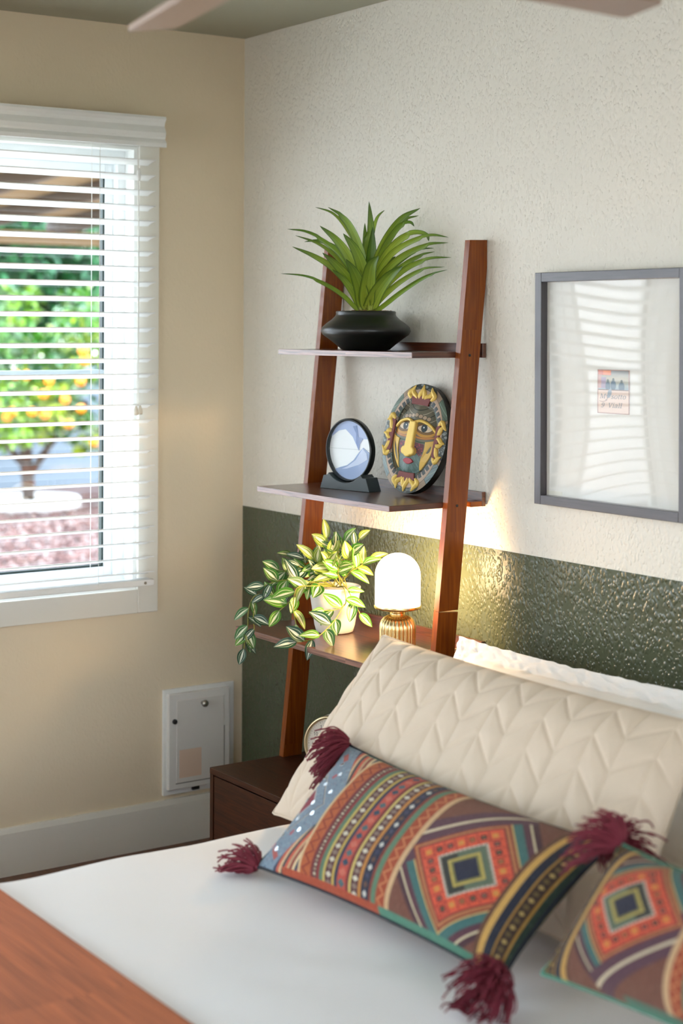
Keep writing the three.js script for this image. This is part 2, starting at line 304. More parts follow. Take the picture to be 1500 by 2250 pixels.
// ---------------------------------------------------------------- spiky plant in a black bowl (own axes: x to the camera's right, z to the camera)
const FACE = Math.PI / 2 - TURN;                        // turn that makes a thing look at the camera
function tilted(origin) { // local (a, b) in the plane facing the viewer, d towards the viewer along the line of sight
  const rel = EYE.clone().sub(origin), cx = rel.dot(RIGHT), cy = rel.y, cz = -rel.dot(FWD);
  return (a, b, d = 0) => V(a + (d * (cx - a)) / cz, b + (d * (cy - b)) / cz, d);
}
{
  const t = thing('spiky_plant', 'spiky green strap-leaf plant in a squat black bowl on the top shelf', 'plant', [0.82, 1.4908, 0.119], FACE);
  const bowl = lathe([[0, 0], [0.058, 0], [0.064, 0.002], [0.078, 0.014], [0.1, 0.031], [0.114, 0.041], [0.119, 0.05], [0.116, 0.06], [0.104, 0.071], [0.09, 0.081], [0.081, 0.09], [0.079, 0.095], [0.0795, 0.101], [0.0765, 0.1035], [0.072, 0.101], [0.071, 0.085], [0, 0.083]], 72);
  part('bowl', bowl, std('#101513', 0.36, { clearcoat: 0.25, clearcoatRoughness: 0.35 }), t);
  part('soil', new THREE.CylinderGeometry(0.071, 0.071, 0.01, 40), std('#2a1c12', 0.95), t, [0, 0.09, 0]);
  const pg = [];
  for (let i = 0; i < 150; i++) { const a = rr(0, 6.283), r = Math.sqrt(rnd()) * 0.066, g = new THREE.IcosahedronGeometry(rr(0.004, 0.0075), 1); g.scale(1, 0.7, 1); g.translate(r * Math.cos(a), 0.0975 + rr(0, 0.004), r * Math.sin(a)); pg.push(g); }
  tag(part('pebbles', pg, std('#8d6a4c', 0.7), t), null, null, null, 'stuff');
  const strapTex = canvasTex(128, 512, (c, w, h) => {
    const g = c.createLinearGradient(0, h, 0, 0); g.addColorStop(0, '#d9dc58'); g.addColorStop(0.35, '#bccb48'); g.addColorStop(0.7, '#8aa63a'); g.addColorStop(1, '#41632a'); c.fillStyle = g; c.fillRect(0, 0, w, h);
    for (let i = 0; i < 60; i++) { const x = rr(0, w); c.strokeStyle = rnd() < 0.5 ? 'rgba(190,215,90,.16)' : 'rgba(60,100,30,.14)'; c.lineWidth = rr(1, 4); c.beginPath(); c.moveTo(x, h); c.lineTo(w / 2 + (x - w / 2) * 0.7, 0); c.stroke(); }
    c.fillStyle = 'rgba(20,55,20,.45)'; c.fillRect(0, 0, 9, h); c.fillRect(w - 9, 0, 9, h);
    c.fillStyle = 'rgba(200,222,110,.28)'; c.fillRect(w / 2 - 5, 0, 10, h);
  });
  const strapA = new THREE.MeshPhysicalMaterial({ map: strapTex, roughness: 0.38, transmission: 0.25, thickness: 0 });
  const strapB = new THREE.MeshPhysicalMaterial({ map: strapTex, color: col('#cfe0cc'), roughness: 0.36, transmission: 0.2, thickness: 0 });
  const at = tilted(V(0.82, 1.594, 0.119)), S = 1 / 2105;
  const strap = (pts, w, mat) => {
    const c = new THREE.CatmullRomCurve3(pts), n = 22, m = 4, pos = [], uv = [], idx = [], up = V(0, 1, 0);
    for (let i = 0; i <= n; i++) {
      const s = i / n, P = c.getPoint(s), Tn = c.getTangent(s), radial = V(pts.at(-1).x, 0, pts.at(-1).z + 0.02);
      const horiz = V(0, 1, 0).cross(radial).normalize(), faceV = V(0, 0.15, 1).cross(Tn).normalize();
      if (horiz.dot(faceV) < 0) horiz.negate();
      const sideV = horiz.multiplyScalar(0.4).add(faceV.multiplyScalar(0.6)); sideV.sub(Tn.clone().multiplyScalar(sideV.dot(Tn))).normalize();
      const nor = Tn.clone().cross(sideV).normalize();
      const wd = w * 1.35 * (0.5 + 0.5 * smooth(s, 0, 0.4)) * Math.pow(Math.max(0, 1 - Math.pow(s, 2.6)), 0.8) + 0.0006;
      for (let j = 0; j <= m; j++) { const q = (j / m) * 2 - 1; const p = P.clone().addScaledVector(sideV, q * wd * 0.5).addScaledVector(nor, -Math.abs(q) * -wd * 0.22); pos.push(p.x, p.y, p.z); uv.push(j / m, s); }
    }
    for (let i = 0; i < n; i++) for (let j = 0; j < m; j++) { const a = i * (m + 1) + j, b2 = a + m + 1; idx.push(a, a + 1, b2, a + 1, b2 + 1, b2); }
    const g = new THREE.BufferGeometry(); g.setAttribute('position', new THREE.Float32BufferAttribute(pos, 3)); g.setAttribute('uv', new THREE.Float32BufferAttribute(uv, 2)); g.setIndex(idx); g.computeVertexNormals();
    part('leaf', g, mat, t, [0, 0.1032, 0]);
  };
  // tip x, tip y, mid points, width, towards viewer
  const L = [
    [[683, 92], [[688, 300], [668, 520]], 56, -0.02], [[705, 232], [[694, 430], [672, 600]], 62, 0.03], [[660, 212], [[664, 400]], 30, -0.05],
    [[455, 125], [[560, 200], [640, 370], [668, 560]], 44, 0.0], [[385, 125], [[480, 160], [560, 250], [640, 420]], 20, -0.04], [[230, 248], [[330, 262], [430, 310], [530, 390], [625, 560]], 24, 0.04],
    [[275, 283], [[400, 330], [500, 405], [600, 540]], 24, -0.02], [[410, 228], [[500, 300], [575, 400], [640, 560]], 46, 0.05], [[258, 345], [[370, 390], [480, 455], [575, 550], [635, 650]], 34, 0.08],
    [[325, 318], [[400, 315], [500, 355], [580, 440], [640, 580]], 28, -0.03], [[425, 378], [[490, 430], [570, 520], [635, 640]], 44, 0.09], [[540, 270], [[600, 345], [650, 460], [668, 600]], 54, 0.06],
    [[556, 412], [[600, 480], [640, 580], [662, 680]], 60, 0.11], [[195, 495], [[330, 510], [440, 550], [550, 620], [630, 700]], 20, 0.1], [[770, 140], [[735, 175], [712, 240], [690, 400]], 18, -0.05],
    [[968, 128], [[870, 178], [800, 265], [740, 385], [690, 560]], 44, 0.06], [[960, 170], [[880, 196], [810, 270], [735, 410]], 28, 0.03], [[935, 230], [[915, 210], [860, 222], [790, 310], [710, 480]], 26, 0.05],
    [[1016, 312], [[1005, 280], [950, 266], [870, 290], [775, 385], [700, 540]], 32, 0.08], [[1125, 290], [[1030, 280], [910, 315], [800, 390], [705, 560]], 26, 0.1], [[1125, 320], [[1010, 332], [890, 382], [780, 470], [700, 610]], 32, 0.12],
    [[1045, 350], [[950, 362], [860, 415], [770, 500], [695, 630]], 26, 0.06], [[1050, 370], [[960, 395], [860, 455], [760, 560], [690, 660]], 28, 0.1], [[1142, 402], [[1020, 410], [900, 455], [790, 545], [695, 670]], 28, 0.16],
    [[1105, 455], [[985, 468], [870, 528], [765, 615], [690, 700]], 24, 0.17], [[1120, 470], [[1000, 508], [860, 596], [720, 700]], 20, 0.19], [[738, 393], [[700, 440], [680, 540], [672, 660]], 66, 0.13],
    [[872, 450], [[800, 500], [730, 590], [682, 690]], 62, 0.14], [[832, 395], [[770, 450], [710, 560], [675, 660]], 44, 0.04], [[590, 330], [[620, 420], [650, 540], [668, 650]], 40, -0.04], [[480, 470], [[540, 520], [600, 600], [650, 690]], 34, 0.07],
  ];
  L.forEach(([tip, mids, w, d0], i) => {
    const a = (tip[0] - 668) * S, need = (0.824 * a - 0.1) / 0.566, d = Math.max(d0, need);
    const pts = [V(rr(-0.008, 0.008), -0.006, d * 0.08 + rr(-0.006, 0.006)), ...mids.slice().reverse(), tip].map((p, k, arr) => (p.isVector3 ? p : at((p[0] - 668) * S, (702 - p[1]) * S, d * Math.pow(Math.hypot(p[0] - 668, 702 - p[1]) / Math.hypot(tip[0] - 668, 702 - tip[1]), 1.2))));
    strap(pts, w * S * 1.08, i % 4 === 1 ? strapB : strapA);
  });
}

// ---------------------------------------------------------------- moving-sand picture
{
  const t = thing('sand_picture', 'round black-rimmed blue sand picture on a small black stand', 'ornament', [0.768, 1.1187, 0.131], 0.2);
  const bs = poly([[-0.09, 0], [0.09, 0], [0.077, 0.034], [0.066, 0.034], ...Array.from({ length: 13 }, (_, i) => { const a = lerp(-0.82, -Math.PI + 0.82, i / 12); return [Math.cos(a) * 0.086, 0.104 + Math.sin(a) * 0.086]; }), [-0.066, 0.034], [-0.077, 0.034]]);
  const sg = extrude(bs, 0.044, 0.001, 1); sg.translate(0, 0.001, -0.022); part('stand', toCreasedNormals(sg, 0.4), std('#353e41', 0.3), t);
  const R = 0.0845, cy = 0.1055;
  const rim = lathe([[R - 0.006, -0.009], [R - 0.003, -0.0095], [R, -0.007], [R, 0.007], [R - 0.003, 0.0095], [R - 0.006, 0.009], [R - 0.006, -0.009]], 72).rotateX(Math.PI / 2); rim.computeVertexNormals();
  part('rim', rim, std('#12191a', 0.3), t, [0, cy, 0]);
  part('backing', new THREE.CylinderGeometry(R - 0.006, R - 0.006, 0.003, 64).rotateX(Math.PI / 2), std('#eef3f4', 0.35), t, [0, cy, -0.004]);
  const r2 = R - 0.0062, arc = (a0, a1, n = 24) => Array.from({ length: n + 1 }, (_, i) => { const a = lerp(a0, a1, i / n); return [Math.cos(a) * r2, Math.sin(a) * r2]; });
  const lowS = [...arc(Math.PI * 1.24, Math.PI * 2 - 0.12), [0.06, 0.0], [0.046, 0.008], [0.03, -0.006], [0.012, -0.026], [-0.012, -0.041], [-0.036, -0.047]];
  const s1 = extrude(poly(lowS), 0.002, 0); part('lower_sand', s1, std('#8ea4cc', 0.8), t, [0, cy, -0.0022]);
  const ridge = poly([[0.046, 0.006], [0.06, -0.006], [0.063, -0.022], [0.03, -0.038], [-0.012, -0.05], [-0.03, -0.052], [-0.008, -0.043], [0.02, -0.026]]);
  part('sand_ridge', extrude(ridge, 0.001, 0), std('#c3d0e8', 0.8), t, [0, cy, 0.0001]);
  const topS = [...arc(0.42, Math.PI * 0.86), [-0.045, 0.05], [-0.018, 0.055], [0.008, 0.036], [0.022, 0.014], [0.03, 0.0], [0.033, 0.016], [0.045, 0.031]];
  part('upper_sand', extrude(poly(topS), 0.002, 0), std('#a9bbe0', 0.8), t, [0, cy, -0.0022]);
  part('sand_streak', extrude(poly([[0.01, 0.064], [0.024, 0.066], [0.03, 0.036], [0.046, 0.034], [0.034, 0.02], [0.0305, 0.002], [0.022, 0.02], [0.022, 0.045]]), 0.001, 0), std('#8298c6', 0.8), t, [0, cy, 0.0001]);
  part('bubble_line', box(-r2 + 0.003, r2 - 0.003, 0.0018, 0.0026, 0, 0.0006), std('#b9c2c4', 0.5), t, [0, cy, -0.0024]);
  const gl = new THREE.CircleGeometry(R - 0.006, 64); part('glass', gl, paneGlass, t, [0, cy, 0.006]);
}

// ---------------------------------------------------------------- carved oval mask
{
  const t = thing('carved_mask', 'oval carved and painted face plaque with gold scrolls leaning on the middle shelf', 'mask', [0.966, 1.1232, 0.092], 0.3);
  const g = new THREE.Group(); g.name = 'plaque'; g.rotation.set(-0.19, 0, -0.1); g.position.set(0, 0.0, 0); t.add(g);
  const A = 0.1, B = 0.143, CY = B;
  const paint = canvasTex(1024, 1308, (c, w, h) => {
    const X = (x) => w / 2 + (x / A) * (w / 2), Yp = (y) => h / 2 - (y / B) * (h / 2), s = w / 2 / A;
    const E = (x, y, rx, ry, f, st, lw = 3) => { c.beginPath(); c.ellipse(X(x), Yp(y), rx * s, ry * s, 0, 0, 6.2832); if (f) { c.fillStyle = f; c.fill(); } if (st) { c.strokeStyle = st; c.lineWidth = lw; c.stroke(); } };
    c.fillStyle = '#9c8873'; c.fillRect(0, 0, w, h);
    // outer four corner leaves, grey green with veins
    for (const [sx, sy] of [[-1, 1], [1, 1], [-1, -1], [1, -1]]) { c.save(); c.translate(X(sx * 0.085), Yp(sy * 0.094)); c.rotate(sx * sy * -0.9); c.beginPath(); c.ellipse(0, 0, 0.05 * s, 0.026 * s, 0, 0, 6.2832); c.fillStyle = sy > 0 ? '#5d7263' : '#76898b'; c.fill(); c.strokeStyle = '#1d2b26'; c.lineWidth = 5; c.stroke(); for (let k = -5; k < 6; k++) { c.beginPath(); c.moveTo(k * 0.008 * s, 0.024 * s); c.quadraticCurveTo(k * 0.009 * s + 8, 0, k * 0.008 * s + 18, -0.024 * s); c.strokeStyle = k % 2 ? '#223a30' : '#a9bcae'; c.lineWidth = 4; c.stroke(); } c.restore(); }
    // dark scale fields under the gold scrolls
    for (const [x, y, rx, ry] of [[0, 0.118, 0.045, 0.026], [0, -0.118, 0.042, 0.025], [-0.098, 0.004, 0.016, 0.045], [0.098, 0.004, 0.016, 0.045]]) { E(x, y, rx, ry, '#39423f'); for (let k = 0; k < 40; k++) E(x + rr(-rx, rx) * 0.85, y + rr(-ry, ry) * 0.85, 0.005, 0.0035, k % 2 ? '#8d9694' : '#6b716e', '#12201c', 3); }
    // collar ring with dark beads
    E(0, 0, 0.079, 0.108, null, '#b39a83', 0.014 * s); E(0, 0, 0.0865, 0.1155, null, '#3a2d26', 4); E(0, 0, 0.072, 0.1, null, '#5a3a30', 4);
    for (let k = 0; k < 40; k++) { const a = (k / 40) * 6.2832 + 0.08, m = Math.abs(Math.sin(2 * a)); if (m < 0.5) continue; c.save(); c.translate(X(Math.cos(a) * 0.079), Yp(Math.sin(a) * 0.108)); c.rotate(-a); c.fillStyle = '#222d2c'; c.beginPath(); c.roundRect(-0.0055 * s, -0.005 * s, 0.011 * s, 0.01 * s, 8); c.fill(); c.restore(); }
    // face
    E(0, 0, 0.068, 0.094, '#6d6a5a', '#1c1a16', 5);
    c.save(); c.beginPath(); c.ellipse(X(0), Yp(0), 0.068 * s, 0.094 * s, 0, 0, 6.2832); c.clip();
    for (let k = 0; k < 5; k++) { c.beginPath(); c.ellipse(X(0), Yp(0.1), (0.02 + k * 0.013) * s, (0.012 + k * 0.012) * s, 0, 0, 6.2832); c.strokeStyle = k % 2 ? '#1f2a26' : '#b3ab95'; c.lineWidth = 9; c.stroke(); }
    for (let k = -3; k < 4; k++) E(k * 0.012, 0.06 - Math.abs(k) * 0.002, 0.006, 0.005, '#b59f86', '#1e231f', 4);
    // eye bands
    for (const q of [-1, 1]) {
      E(q * 0.034, 0.024, 0.03, 0.017, '#c59136'); E(q * 0.034, 0.028, 0.026, 0.013, '#7c5a2c', '#1d1712', 4); E(q * 0.032, 0.028, 0.02, 0.0085, '#d8c7ae', '#14120e', 5); E(q * 0.03, 0.029, 0.0085, 0.0085, '#22353d', '#0b0f11', 3); E(q * 0.0285, 0.031, 0.002, 0.002, '#e8eef0');
      c.beginPath(); c.moveTo(X(q * 0.008), Yp(0.005)); c.quadraticCurveTo(X(q * 0.035), Yp(-0.003), X(q * 0.068), Yp(0.012)); c.strokeStyle = '#a7612a'; c.lineWidth = 26; c.stroke(); c.strokeStyle = '#d6a24a'; c.lineWidth = 6; c.stroke();
      c.beginPath(); c.moveTo(X(q * 0.008), Yp(-0.005)); c.quadraticCurveTo(X(q * 0.035), Yp(-0.014), X(q * 0.068), Yp(0.002)); c.strokeStyle = '#24452f'; c.lineWidth = 16; c.stroke();
      // speckled dark red cheek
      c.beginPath(); c.moveTo(X(q * 0.01), Yp(-0.01)); c.lineTo(X(q * 0.038), Yp(-0.012)); c.quadraticCurveTo(X(q * 0.044), Yp(-0.04), X(q * 0.016), Yp(-0.052)); c.closePath(); c.fillStyle = '#5a2430'; c.fill();
      for (let k = 0; k < 26; k++) E(q * rr(0.012, 0.036), rr(-0.043, -0.013), 0.0016, 0.0014, rnd() < 0.6 ? '#b0344a' : '#1d1418');
    }
    // beard
    E(0, -0.068, 0.038, 0.033, '#56706a', '#1b2a26', 4);
    for (let k = 0; k < 60; k++) { const x = rr(-0.034, 0.034), y = rr(-0.098, -0.044); c.beginPath(); c.moveTo(X(x), Yp(y)); c.quadraticCurveTo(X(x * 1.1), Yp(y - 0.004), X(x * 1.3), Yp(y - 0.009)); c.strokeStyle = k % 3 ? '#1f332f' : '#8fa8a8'; c.lineWidth = 3; c.stroke(); }
    c.restore();
  });
  const wood = std('#0f1413', 0.5), painted = new THREE.MeshPhysicalMaterial({ map: paint, roughness: 0.42, clearcoat: 0.2, clearcoatRoughness: 0.4 });
  const gold = new THREE.MeshPhysicalMaterial({ color: col('#eac96a'), roughness: 0.36, metalness: 0.15 }), rust = std('#7a3f3c', 0.55), goldCheek = std('#e6c066', 0.4);
  // body: an oval dish, thick at the rim, with the face bulging from a recess
  const ellipseG = (fn, nr = 34, na = 96) => { const pos = [], uv = [], idx = []; for (let i = 0; i <= nr; i++) for (let j = 0; j <= na; j++) { const r = i / nr, a = (j / na) * 6.2832, x = Math.cos(a) * A * r, y = Math.sin(a) * B * r; pos.push(x, y, fn(x, y, r)); uv.push(0.5 + x / A / 2, 0.5 + y / B / 2); } for (let i = 0; i < nr; i++) for (let j = 0; j < na; j++) { const p = i * (na + 1) + j, q = p + na + 1; idx.push(p, q, p + 1, q, q + 1, p + 1); } const G = new THREE.BufferGeometry(); G.setAttribute('position', new THREE.Float32BufferAttribute(pos, 3)); G.setAttribute('uv', new THREE.Float32BufferAttribute(uv, 2)); G.setIndex(idx); G.computeVertexNormals(); return G; };
  const faceZ = (x, y) => { const e = Math.hypot(x / 0.069, y / 0.096); return e < 1 ? 0.003 + 0.02 * Math.sqrt(Math.max(0, 1 - e * e)) + 0.004 * Math.exp(-((x * x) / 0.0002)) : 0.012 + 0.004 * Math.cos(clamp((Math.hypot(x / A, y / B) - 0.8) / 0.2, -1, 1) * 1.57); };
  part('painted_face', ellipseG((x, y) => faceZ(x, y)), painted, g, [0, CY, 0.0]);
  const back = lathe([[0, -0.022], [A * 0.9, -0.022], [A, -0.014], [A, 0.008], [A - 0.001, 0.012]], 96).rotateX(Math.PI / 2); back.scale(1, B / A, 1); back.computeVertexNormals();
  part('body', back, wood, g, [0, CY, 0]);
  // nose, brows, lips, cheeks
  const nose = new THREE.Shape(); nose.moveTo(-0.0065, 0.04); nose.lineTo(0.0065, 0.04); nose.lineTo(0.0095, -0.026); nose.bezierCurveTo(0.02, -0.026, 0.021, -0.043, 0.009, -0.042); nose.bezierCurveTo(0.004, -0.049, -0.004, -0.049, -0.009, -0.042); nose.bezierCurveTo(-0.021, -0.043, -0.02, -0.026, -0.0095, -0.026); nose.closePath();
  part('nose', extrude(nose, 0.009, 0.0035, 4), gold, g, [0, CY, 0.023]);
  for (const q of [-1, 1]) {
    part('brow', tube([[q * 0.003, 0.041, 0.029], [q * 0.02, 0.046, 0.026], [q * 0.045, 0.039, 0.02], [q * 0.063, 0.024, 0.012]], 0.0042, 20, 8).scale(1, 1, 1), gold, g, [0, CY, 0]);
    const ck = new THREE.Shape(); ck.moveTo(q * 0.042, -0.006); ck.quadraticCurveTo(q * 0.066, 0.0, q * 0.066, 0.004); ck.quadraticCurveTo(q * 0.066, -0.04, q * 0.034, -0.08); ck.quadraticCurveTo(q * 0.034, -0.06, q * 0.037, -0.048); ck.quadraticCurveTo(q * 0.045, -0.03, q * 0.042, -0.006);
    const cg = extrude(ck, 0.003, 0.0008, 1, 16); const P = cg.attributes.position; for (let i = 0; i < P.count; i++) P.setZ(i, P.getZ(i) + faceZ(P.getX(i), P.getY(i)) - 0.001); cg.computeVertexNormals(); part('cheek', cg, goldCheek, g, [0, CY, 0]);
  }
  const lip = new THREE.Shape(); lip.moveTo(-0.014, -0.06); lip.quadraticCurveTo(-0.006, -0.052, 0, -0.055); lip.quadraticCurveTo(0.006, -0.052, 0.014, -0.06); lip.quadraticCurveTo(0, -0.073, -0.014, -0.06);
  part('lips', extrude(lip, 0.004, 0.002, 3), std('#a8404a', 0.4), g, [0, CY, 0.018]);
  // red tabs at the four quarters of the collar
  for (const [x, y, w, h, r] of [[0, 0.096, 0.05, 0.016, 0], [0, -0.098, 0.046, 0.016, Math.PI], [-0.071, 0.0, 0.075, 0.009, Math.PI / 2], [0.071, 0.0, 0.075, 0.009, -Math.PI / 2]]) {
    const s = new THREE.Shape(); s.moveTo(-w / 2, -h / 2); s.quadraticCurveTo(0, h * 0.1 - h / 2, w / 2, -h / 2); s.lineTo(w * 0.58, h / 2); s.quadraticCurveTo(0, h * 1.1, -w * 0.58, h / 2); s.closePath();
    part('collar_tab', extrude(s, 0.004, 0.0015, 2), rust, g, [x, CY + y, 0.0135], [0, 0, r]);
  }
  // gold scroll petals: curled tapering horns
  const horn = (pts, r0) => { const c = new THREE.CatmullRomCurve3(pts.map((p) => V(p[0], p[1], p[2] ?? 0))), n = 18, m = 8, gm = new THREE.TubeGeometry(c, n, 1, m), P = gm.attributes.position; for (let i = 0; i <= n; i++) { const C0 = c.getPointAt(i / n), rad = r0 * Math.pow(Math.sin(Math.PI * clamp(0.12 + 0.86 * (i / n), 0, 1)), 0.8) + 0.0006; for (let j = 0; j <= m; j++) { const k = i * (m + 1) + j; P.setXYZ(k, C0.x + (P.getX(k) - C0.x) * rad, C0.y + (P.getY(k) - C0.y) * rad, C0.z + (P.getZ(k) - C0.z) * rad * 0.8); } } gm.computeVertexNormals(); return gm; };
  for (const [dx, dy, rot, sx, sy] of [[0, 0.1, 0, 1.55, 1.05], [0, -0.1, Math.PI, 1.45, 1.05], [-0.07, 0, Math.PI / 2, 2.0, 0.74], [0.07, 0, -Math.PI / 2, 2.0, 0.74]]) {
    for (const [q, pts] of [[-1, [[-0.02, 0.001], [-0.026, 0.012], [-0.02, 0.024], [-0.016, 0.034]]], [-2, [[-0.008, 0.001], [-0.011, 0.008], [-0.018, 0.016], [-0.019, 0.03]]], [0, [[-0.004, 0.001], [-0.004, 0.012], [0.0, 0.024], [0.001, 0.038]]], [1, [[0.02, 0.001], [0.026, 0.012], [0.02, 0.024], [0.018, 0.034]]], [2, [[0.007, 0.001], [0.01, 0.008], [0.018, 0.015], [0.019, 0.03]]], [3, [[0.003, 0.002], [0.005, 0.012], [0.002, 0.03]]]])
      part('gold_scroll', horn(pts.map((p) => [p[0] * sx, p[1] * sy]), 0.0062), gold, g, [dx, CY + dy, 0.016], [0, 0, rot]);
  }
}

// ---------------------------------------------------------------- trailing variegated plant
{
  const O = V(0.7636, 0.7442, 0.1762), t = thing('trailing_plant', 'trailing green and cream striped plant in a white pot on the lowest open shelf', 'plant', O.toArray(), FACE);
  part('pot', lathe([[0, 0], [0.043, 0], [0.049, 0.003], [0.054, 0.02], [0.0655, 0.095], [0.0685, 0.117], [0.0685, 0.121], [0.0665, 0.1225], [0.064, 0.12], [0.06, 0.1], [0, 0.098]], 64), std('#f0ece2', 0.3), t);
  part('soil', new THREE.CylinderGeometry(0.061, 0.061, 0.006, 40), std('#2d2115', 0.95), t, [0, 0.1, 0]);
  const vary = (g1, g2, cr, wide) => canvasTex(128, 256, (c, w, h) => {
    c.fillStyle = g1; c.fillRect(0, 0, w, h);
    for (let i = 0; i < 40; i++) { c.strokeStyle = i % 2 ? g2 : 'rgba(230,238,180,.22)'; c.lineWidth = rr(1, 4); const x = rr(0, w); c.beginPath(); c.moveTo(w / 2 + (x - w / 2) * 0.3, h); c.quadraticCurveTo(x, h / 2, w / 2 + (x - w / 2) * 0.4, 0); c.stroke(); }
    const st = (o, l) => { for (const q of [-1, 1]) { c.strokeStyle = cr; c.lineWidth = l; c.beginPath(); c.moveTo(w / 2 + q * 2, h); c.quadraticCurveTo(w / 2 + q * o * 2, h / 2, w / 2 + q * 2, 0); c.stroke(); } };
    c.fillStyle = cr; c.beginPath(); c.moveTo(w / 2, h); c.quadraticCurveTo(w / 2 + wide * 2, h / 2, w / 2, 0); c.quadraticCurveTo(w / 2 - wide * 2, h / 2, w / 2, h); c.fill(); st(38, 4);
  });
  const M = [vary('#2f6a20', '#215018', '#eceecb', 14), vary('#4f8c24', '#3c7420', '#eff0cc', 13), vary('#1c4a32', '#123628', '#e6ecd8', 14), vary('#86a03a', '#6a8830', '#f2eecb', 17)].map((m) => new THREE.MeshPhysicalMaterial({ map: m, roughness: 0.42, transmission: 0.22, thickness: 0 }));
  const leafG = [[1, 0.36, 0.3], [1, 0.42, 0.18], [1, 0.32, 0.5], [1, 0.4, 0.05]].map(([l, w, bend]) => {
    const n = 12, m = 6, pos = [], uv = [], idx = [];
    for (let i = 0; i <= n; i++) for (let j = 0; j <= m; j++) { const s = i / n, q = (j / m) * 2 - 1, wd = w * Math.pow(Math.sin(Math.PI * Math.pow(s, 0.82)), 0.75) * 0.66 + 0.004; pos.push(q * wd, -bend * s * s * 0.6 + Math.abs(q) * wd * 0.45, s * l); uv.push(j / m, s); }
    for (let i = 0; i < n; i++) for (let j = 0; j < m; j++) { const a = i * (m + 1) + j, b = a + m + 1; idx.push(a, b, a + 1, a + 1, b, b + 1); }
    const g = new THREE.BufferGeometry(); g.setAttribute('position', new THREE.Float32BufferAttribute(pos, 3)); g.setAttribute('uv', new THREE.Float32BufferAttribute(uv, 2)); g.setIndex(idx); g.computeVertexNormals(); return g;
  });
  const stemM = std('#8a8a3a', 0.6), at = tilted(O), S = 1 / 2.5 / 829, ox = (735 - 480) * 2.5, oy = (1388 - 1120) * 2.5;
  const P = (x, y, d) => at((x - ox) * S, (oy - y) * S, d);
  const q = new THREE.Quaternion(), Z = V(0, 0, 1), mtx = new THREE.Matrix4();
  const leaf = (p, dir, len, mi, face = V(0, 0.5, 1)) => {
    const z = dir.clone().normalize(), x = face.clone().cross(z).normalize(), y = z.clone().cross(x);
    const m = part('leaf', leafG[(rnd() * 4) | 0], M[mi], t); m.position.copy(p); mtx.makeBasis(x, y, z); m.quaternion.setFromRotationMatrix(mtx); m.scale.setScalar(len); return m;
  };
  const stem = (pts, leaves, mats, len, from = 0.25) => {
    const v = pts.map((p) => P(...p)), c = new THREE.CatmullRomCurve3(v);
    part('stem', new THREE.TubeGeometry(c, 30, 0.0014, 6), stemM, t);
    leaves = Math.max(2, Math.round(leaves * 0.68)); len *= 1.12;
    for (let i = 0; i < leaves; i++) {
      const s = lerp(from, 1, leaves > 1 ? i / (leaves - 1) : 1), p = c.getPoint(s), tn = c.getTangent(s), side = tn.clone().cross(V(0, 0.2, 1)).normalize().multiplyScalar(i % 2 ? 1 : -1);
      const dir = tn.clone().multiplyScalar(rr(0.35, 0.9)).addScaledVector(side, i === leaves - 1 ? 0.15 : rr(0.5, 1.0)).add(V(0, rr(-0.15, 0.2), rr(0.0, 0.5)));
      leaf(p, dir, len * rr(0.8, 1.15), mats[(rnd() * mats.length) | 0], V(rr(-0.6, 0.6), rr(0.3, 1), 1));
    }
  };
  const B = [650, 425, 0.0];
  stem([B, [560, 405, 0.05], [430, 425, 0.07], [300, 480, 0.08], [205, 470, 0.08], [165, 545, 0.075], [160, 640, 0.07], [150, 690, 0.065], [140, 765, 0.06]], 20, [0, 0, 1, 2], 0.041, 0.18);
  stem([[205, 470, 0.08], [190, 600, 0.075], [195, 660, 0.07], [180, 700, 0.065]], 5, [0, 2], 0.042, 0.3);
  stem([B, [530, 380, 0.03], [420, 350, 0.04], [330, 335, 0.05]], 9, [0, 0, 1], 0.05, 0.3);
  stem([B, [480, 395, 0.06], [340, 390, 0.08], [250, 420, 0.085]], 9, [0, 1, 2], 0.05, 0.3);
  stem([B, [520, 420, 0.08], [410, 490, 0.1], [335, 555, 0.1]], 7, [1, 1, 0], 0.054, 0.25);
  stem([B, [500, 420, 0.1], [430, 430, 0.12], [410, 540, 0.12], [425, 630, 0.125]], 6, [1, 3], 0.052, 0.35);
  stem([B, [690, 440, 0.09], [695, 520, 0.1], [640, 550, 0.11], [580, 555, 0.12]], 6, [0, 1, 1], 0.052, 0.4);
  stem([B, [700, 430, 0.08], [740, 500, 0.1], [775, 570, 0.1]], 4, [1, 0], 0.046, 0.4);
  stem([[690, 520, 0.1], [650, 590, 0.125], [600, 650, 0.16], [520, 712, 0.2], [430, 728, 0.21]], 11, [0, 1, 2, 2], 0.052, 0.3);
  for (const [x, y, d, k, m] of [[590, 160, 0.0, 6, 3], [560, 230, -0.02, 6, 2], [640, 200, 0.0, 6, 0], [690, 180, -0.01, 6, 1], [770, 160, -0.02, 6, 3], [730, 240, 0.03, 6, 3], [830, 270, 0.02, 6, 3], [790, 300, 0.05, 6, 1], [520, 270, 0.05, 7, 3], [470, 270, 0.02, 5, 2], [600, 290, 0.06, 7, 3], [660, 300, 0.07, 7, 1], [410, 260, 0.0, 5, 0], [440, 310, 0.06, 6, 2]])
    stem([[650 + rr(-60, 60), 425, rr(-0.02, 0.03)], [lerp(650, x, 0.5) + rr(-15, 15), lerp(425, y, 0.6), d * 0.6], [x, y, d]], k, [m, m, (rnd() * 4) | 0], 0.046, 0.4);
}

